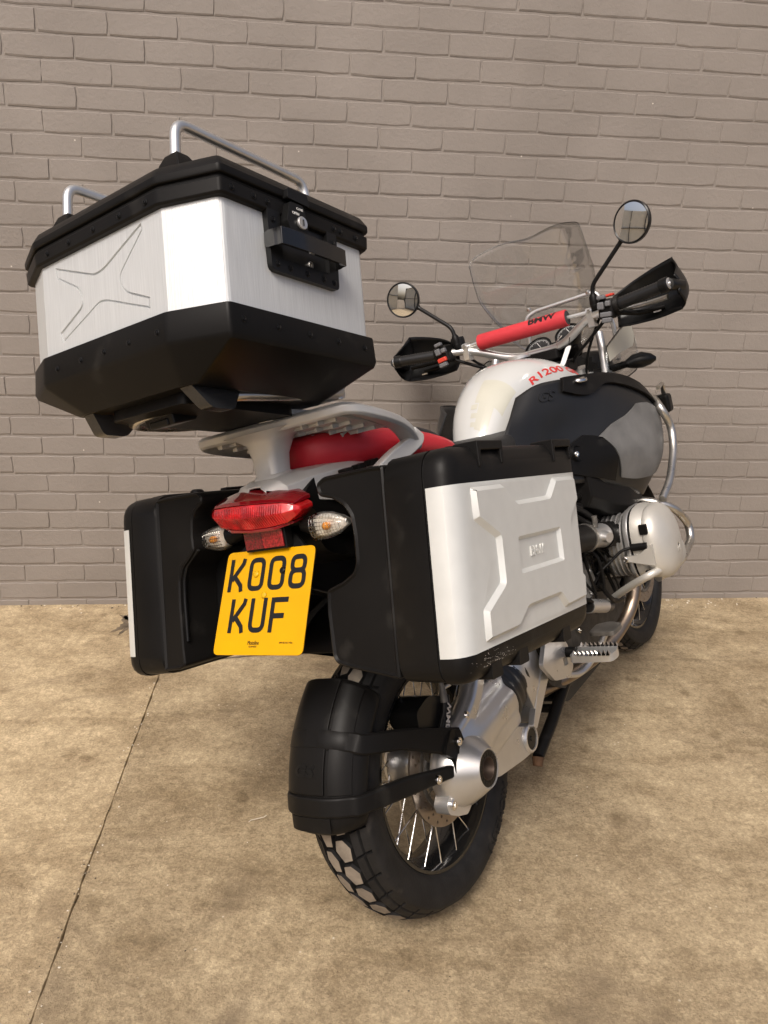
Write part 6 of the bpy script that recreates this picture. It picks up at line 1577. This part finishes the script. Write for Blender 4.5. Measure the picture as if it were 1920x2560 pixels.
for a, h in catmull([(a, h, 0) for a, h in hl], 3) and [(q.x, q.y) for q in catmull([(a, h, 0) for a, h in hl], 3)]:
    rings.append([LP(a, 0.101, h), LP(a, 0.128, h), LP(a, 0.126, h - 0.009), LP(a, 0.103, h - 0.009)])
mb.rings(rings); mb.build('latch_handle', GLOSSB, lp, smooth=40, bevel=0.002)
mb = MB(); prism(mb, round_poly([(0.158, 0.135), (0.196, 0.135), (0.200, 0.150), (0.192, 0.182), (0.160, 0.182), (0.152, 0.150)], 0.004), LP, 0.002, 0.024); lk = mb.build('lock_body', BLACK2, lp, smooth=30, bevel=0.004)
o = MB(); o.lathe([(0.0, 0.0105), (0.003, 0.0105), (0.004, 0.0095), (0.0035, 0.006), (0.0035, 0)], (0, 0, 0), 'z', 28); o = o.build('lock_barrel', CAST, lk, smooth=40); o.matrix_local = aim(LP(0.184, 0.152, 0.0245), (0, -1, 0))
mb = MB(); mb.box(LP(0.184, 0.152, 0.0292), (0.0022, 0.001, 0.010)); mb.build('key_slot', BLACKINK, lk, smooth=0)
put_text('lettering', 'OPEN', 0.0062, lambda a, b: LP(a + 0.172, b + 0.165, 0.0245), TAG, lk, thick=0.0004); put_text('lettering', 'CLOSE', 0.0052, lambda a, b: LP(a + 0.182, b + 0.174, 0.0245), TAG, lk, thick=0.0004)
mb = MB(); prism(mb, round_poly([(0.205, 0.205), (0.160, 0.205), (0.158, 0.188), (0.210, 0.186)], 0.003), LP, 0.012, 0.022); mb.build('lid_catch', BLACK2, lp, smooth=30, bevel=0.002)
bolt(LP(0.222, 0.099, 0.002), (0, -1, 0), 0.0062, lp, STEEL, 0.004)
# rivets
rv = MB(); rv.lathe([(0, 0.0052), (0.0008, 0.0052), (0.0012, 0.0044), (0.0006, 0.0040), (0.0004, 0.0032), (0.0022, 0.0030), (0.0026, 0.0016), (0.0014, 0.0010), (0.0014, 0)], (0, 0, 0), 'z', 16)
rv0 = rv.build('rivet', BLACK2, case, smooth=30)
pos = [((-0.0112, y, 0.1735), (-1, 0, 0)) for y in (0.128, 0.064, -0.006, -0.076, -0.142)] + [((-0.0092, y, -0.026), (-1, 0, 0)) for y in (0.123, 0.053, -0.011, -0.076, -0.146)] \
    + [((x, -0.2633, -0.0215), (0, -1, 0)) for x in (0.056, 0.129, 0.201, 0.272, 0.343)] + [((x, -0.2652, 0.1740), (0, -1, 0)) for x in (0.050, 0.094, 0.123, 0.281, 0.298, 0.340)] \
    + [(tuple(LP(a, b, 0.0105)), (0, -1, 0)) for a, b in ((0.133, 0.149), (0.137, 0.080), (0.165, 0.079), (0.205, 0.079), (0.245, 0.079), (0.272, 0.079), (0.275, 0.148))]
for i, (p_, d_) in enumerate(pos):
    if i == 0: rv0.matrix_local = aim(p_, d_)
    else: dup(rv0, case, aim(p_, d_))
# ================================================================ concrete damage near the wall foot
crack([(-1.02, 2.72), (-0.985, 2.78), (-1.0, 2.85), (-0.965, 2.93)], 0.020)
crack([(-1.035, 2.87), (-0.99, 2.84), (-0.955, 2.80)], 0.012)
crack([(-0.985, 2.70), (-0.965, 2.77), (-0.935, 2.82)], 0.012)
crack([(-0.75, 2.49), (-0.62, 2.53), (-0.48, 2.575), (-0.36, 2.60), (-0.20, 2.64), (0.0, 2.66)], 0.006)

# grit and crumbs along the wall foot and in the joint
mb = MB(); rg = random.Random(21)
def crumb(x, y, r):
    a = rg.uniform(0, 3.1); ring = [V(x + r * rg.uniform(0.6, 1.2) * math.cos(a + k * 1.257), y + r * rg.uniform(0.6, 1.2) * math.sin(a + k * 1.257), 0.0) for k in range(5)]
    mb.add(ring + [V(x, y, r * rg.uniform(0.5, 0.9))], [[k, (k + 1) % 5, 5] for k in range(5)], rg.choice((0, 0, 1, 2)))
for k in range(420):
    t = rg.uniform(-2.2, 2.6); d = abs(rg.gauss(0, 0.05)) + 0.004
    q = W0 + wal * t + wnor * d; crumb(q.x, q.y, rg.uniform(0.0015, 0.006))
for k in range(160):
    q = JA.lerp(JB, rg.uniform(0.2, 1.0)); crumb(q.x + rg.gauss(0, 0.012), q.y, rg.uniform(0.001, 0.0032))
for k in range(380): crumb(rg.uniform(-1.6, 1.9), rg.uniform(1.1, 3.0), rg.uniform(0.0008, 0.0026))
o = mb.build('grit', [mat('grit_tan', (0.34, 0.27, 0.18), 0.9), mat('grit_pale', (0.62, 0.56, 0.46), 0.9), mat('grit_dark', (0.07, 0.055, 0.04), 0.9)], ground, smooth=0, recalc=False); o['kind'] = 'stuff'
for (x, y, a, l) in ((-0.30, 1.72, 0.6, 0.024),):
    T('straw', [V(x + l * t * math.cos(a) + 0.006 * math.sin(t * 3), y + l * t * math.sin(a), 0.0016) for t in (-1, -0.5, 0, 0.5, 1)], 0.0011, MATS['grit_pale'], ground, 6)
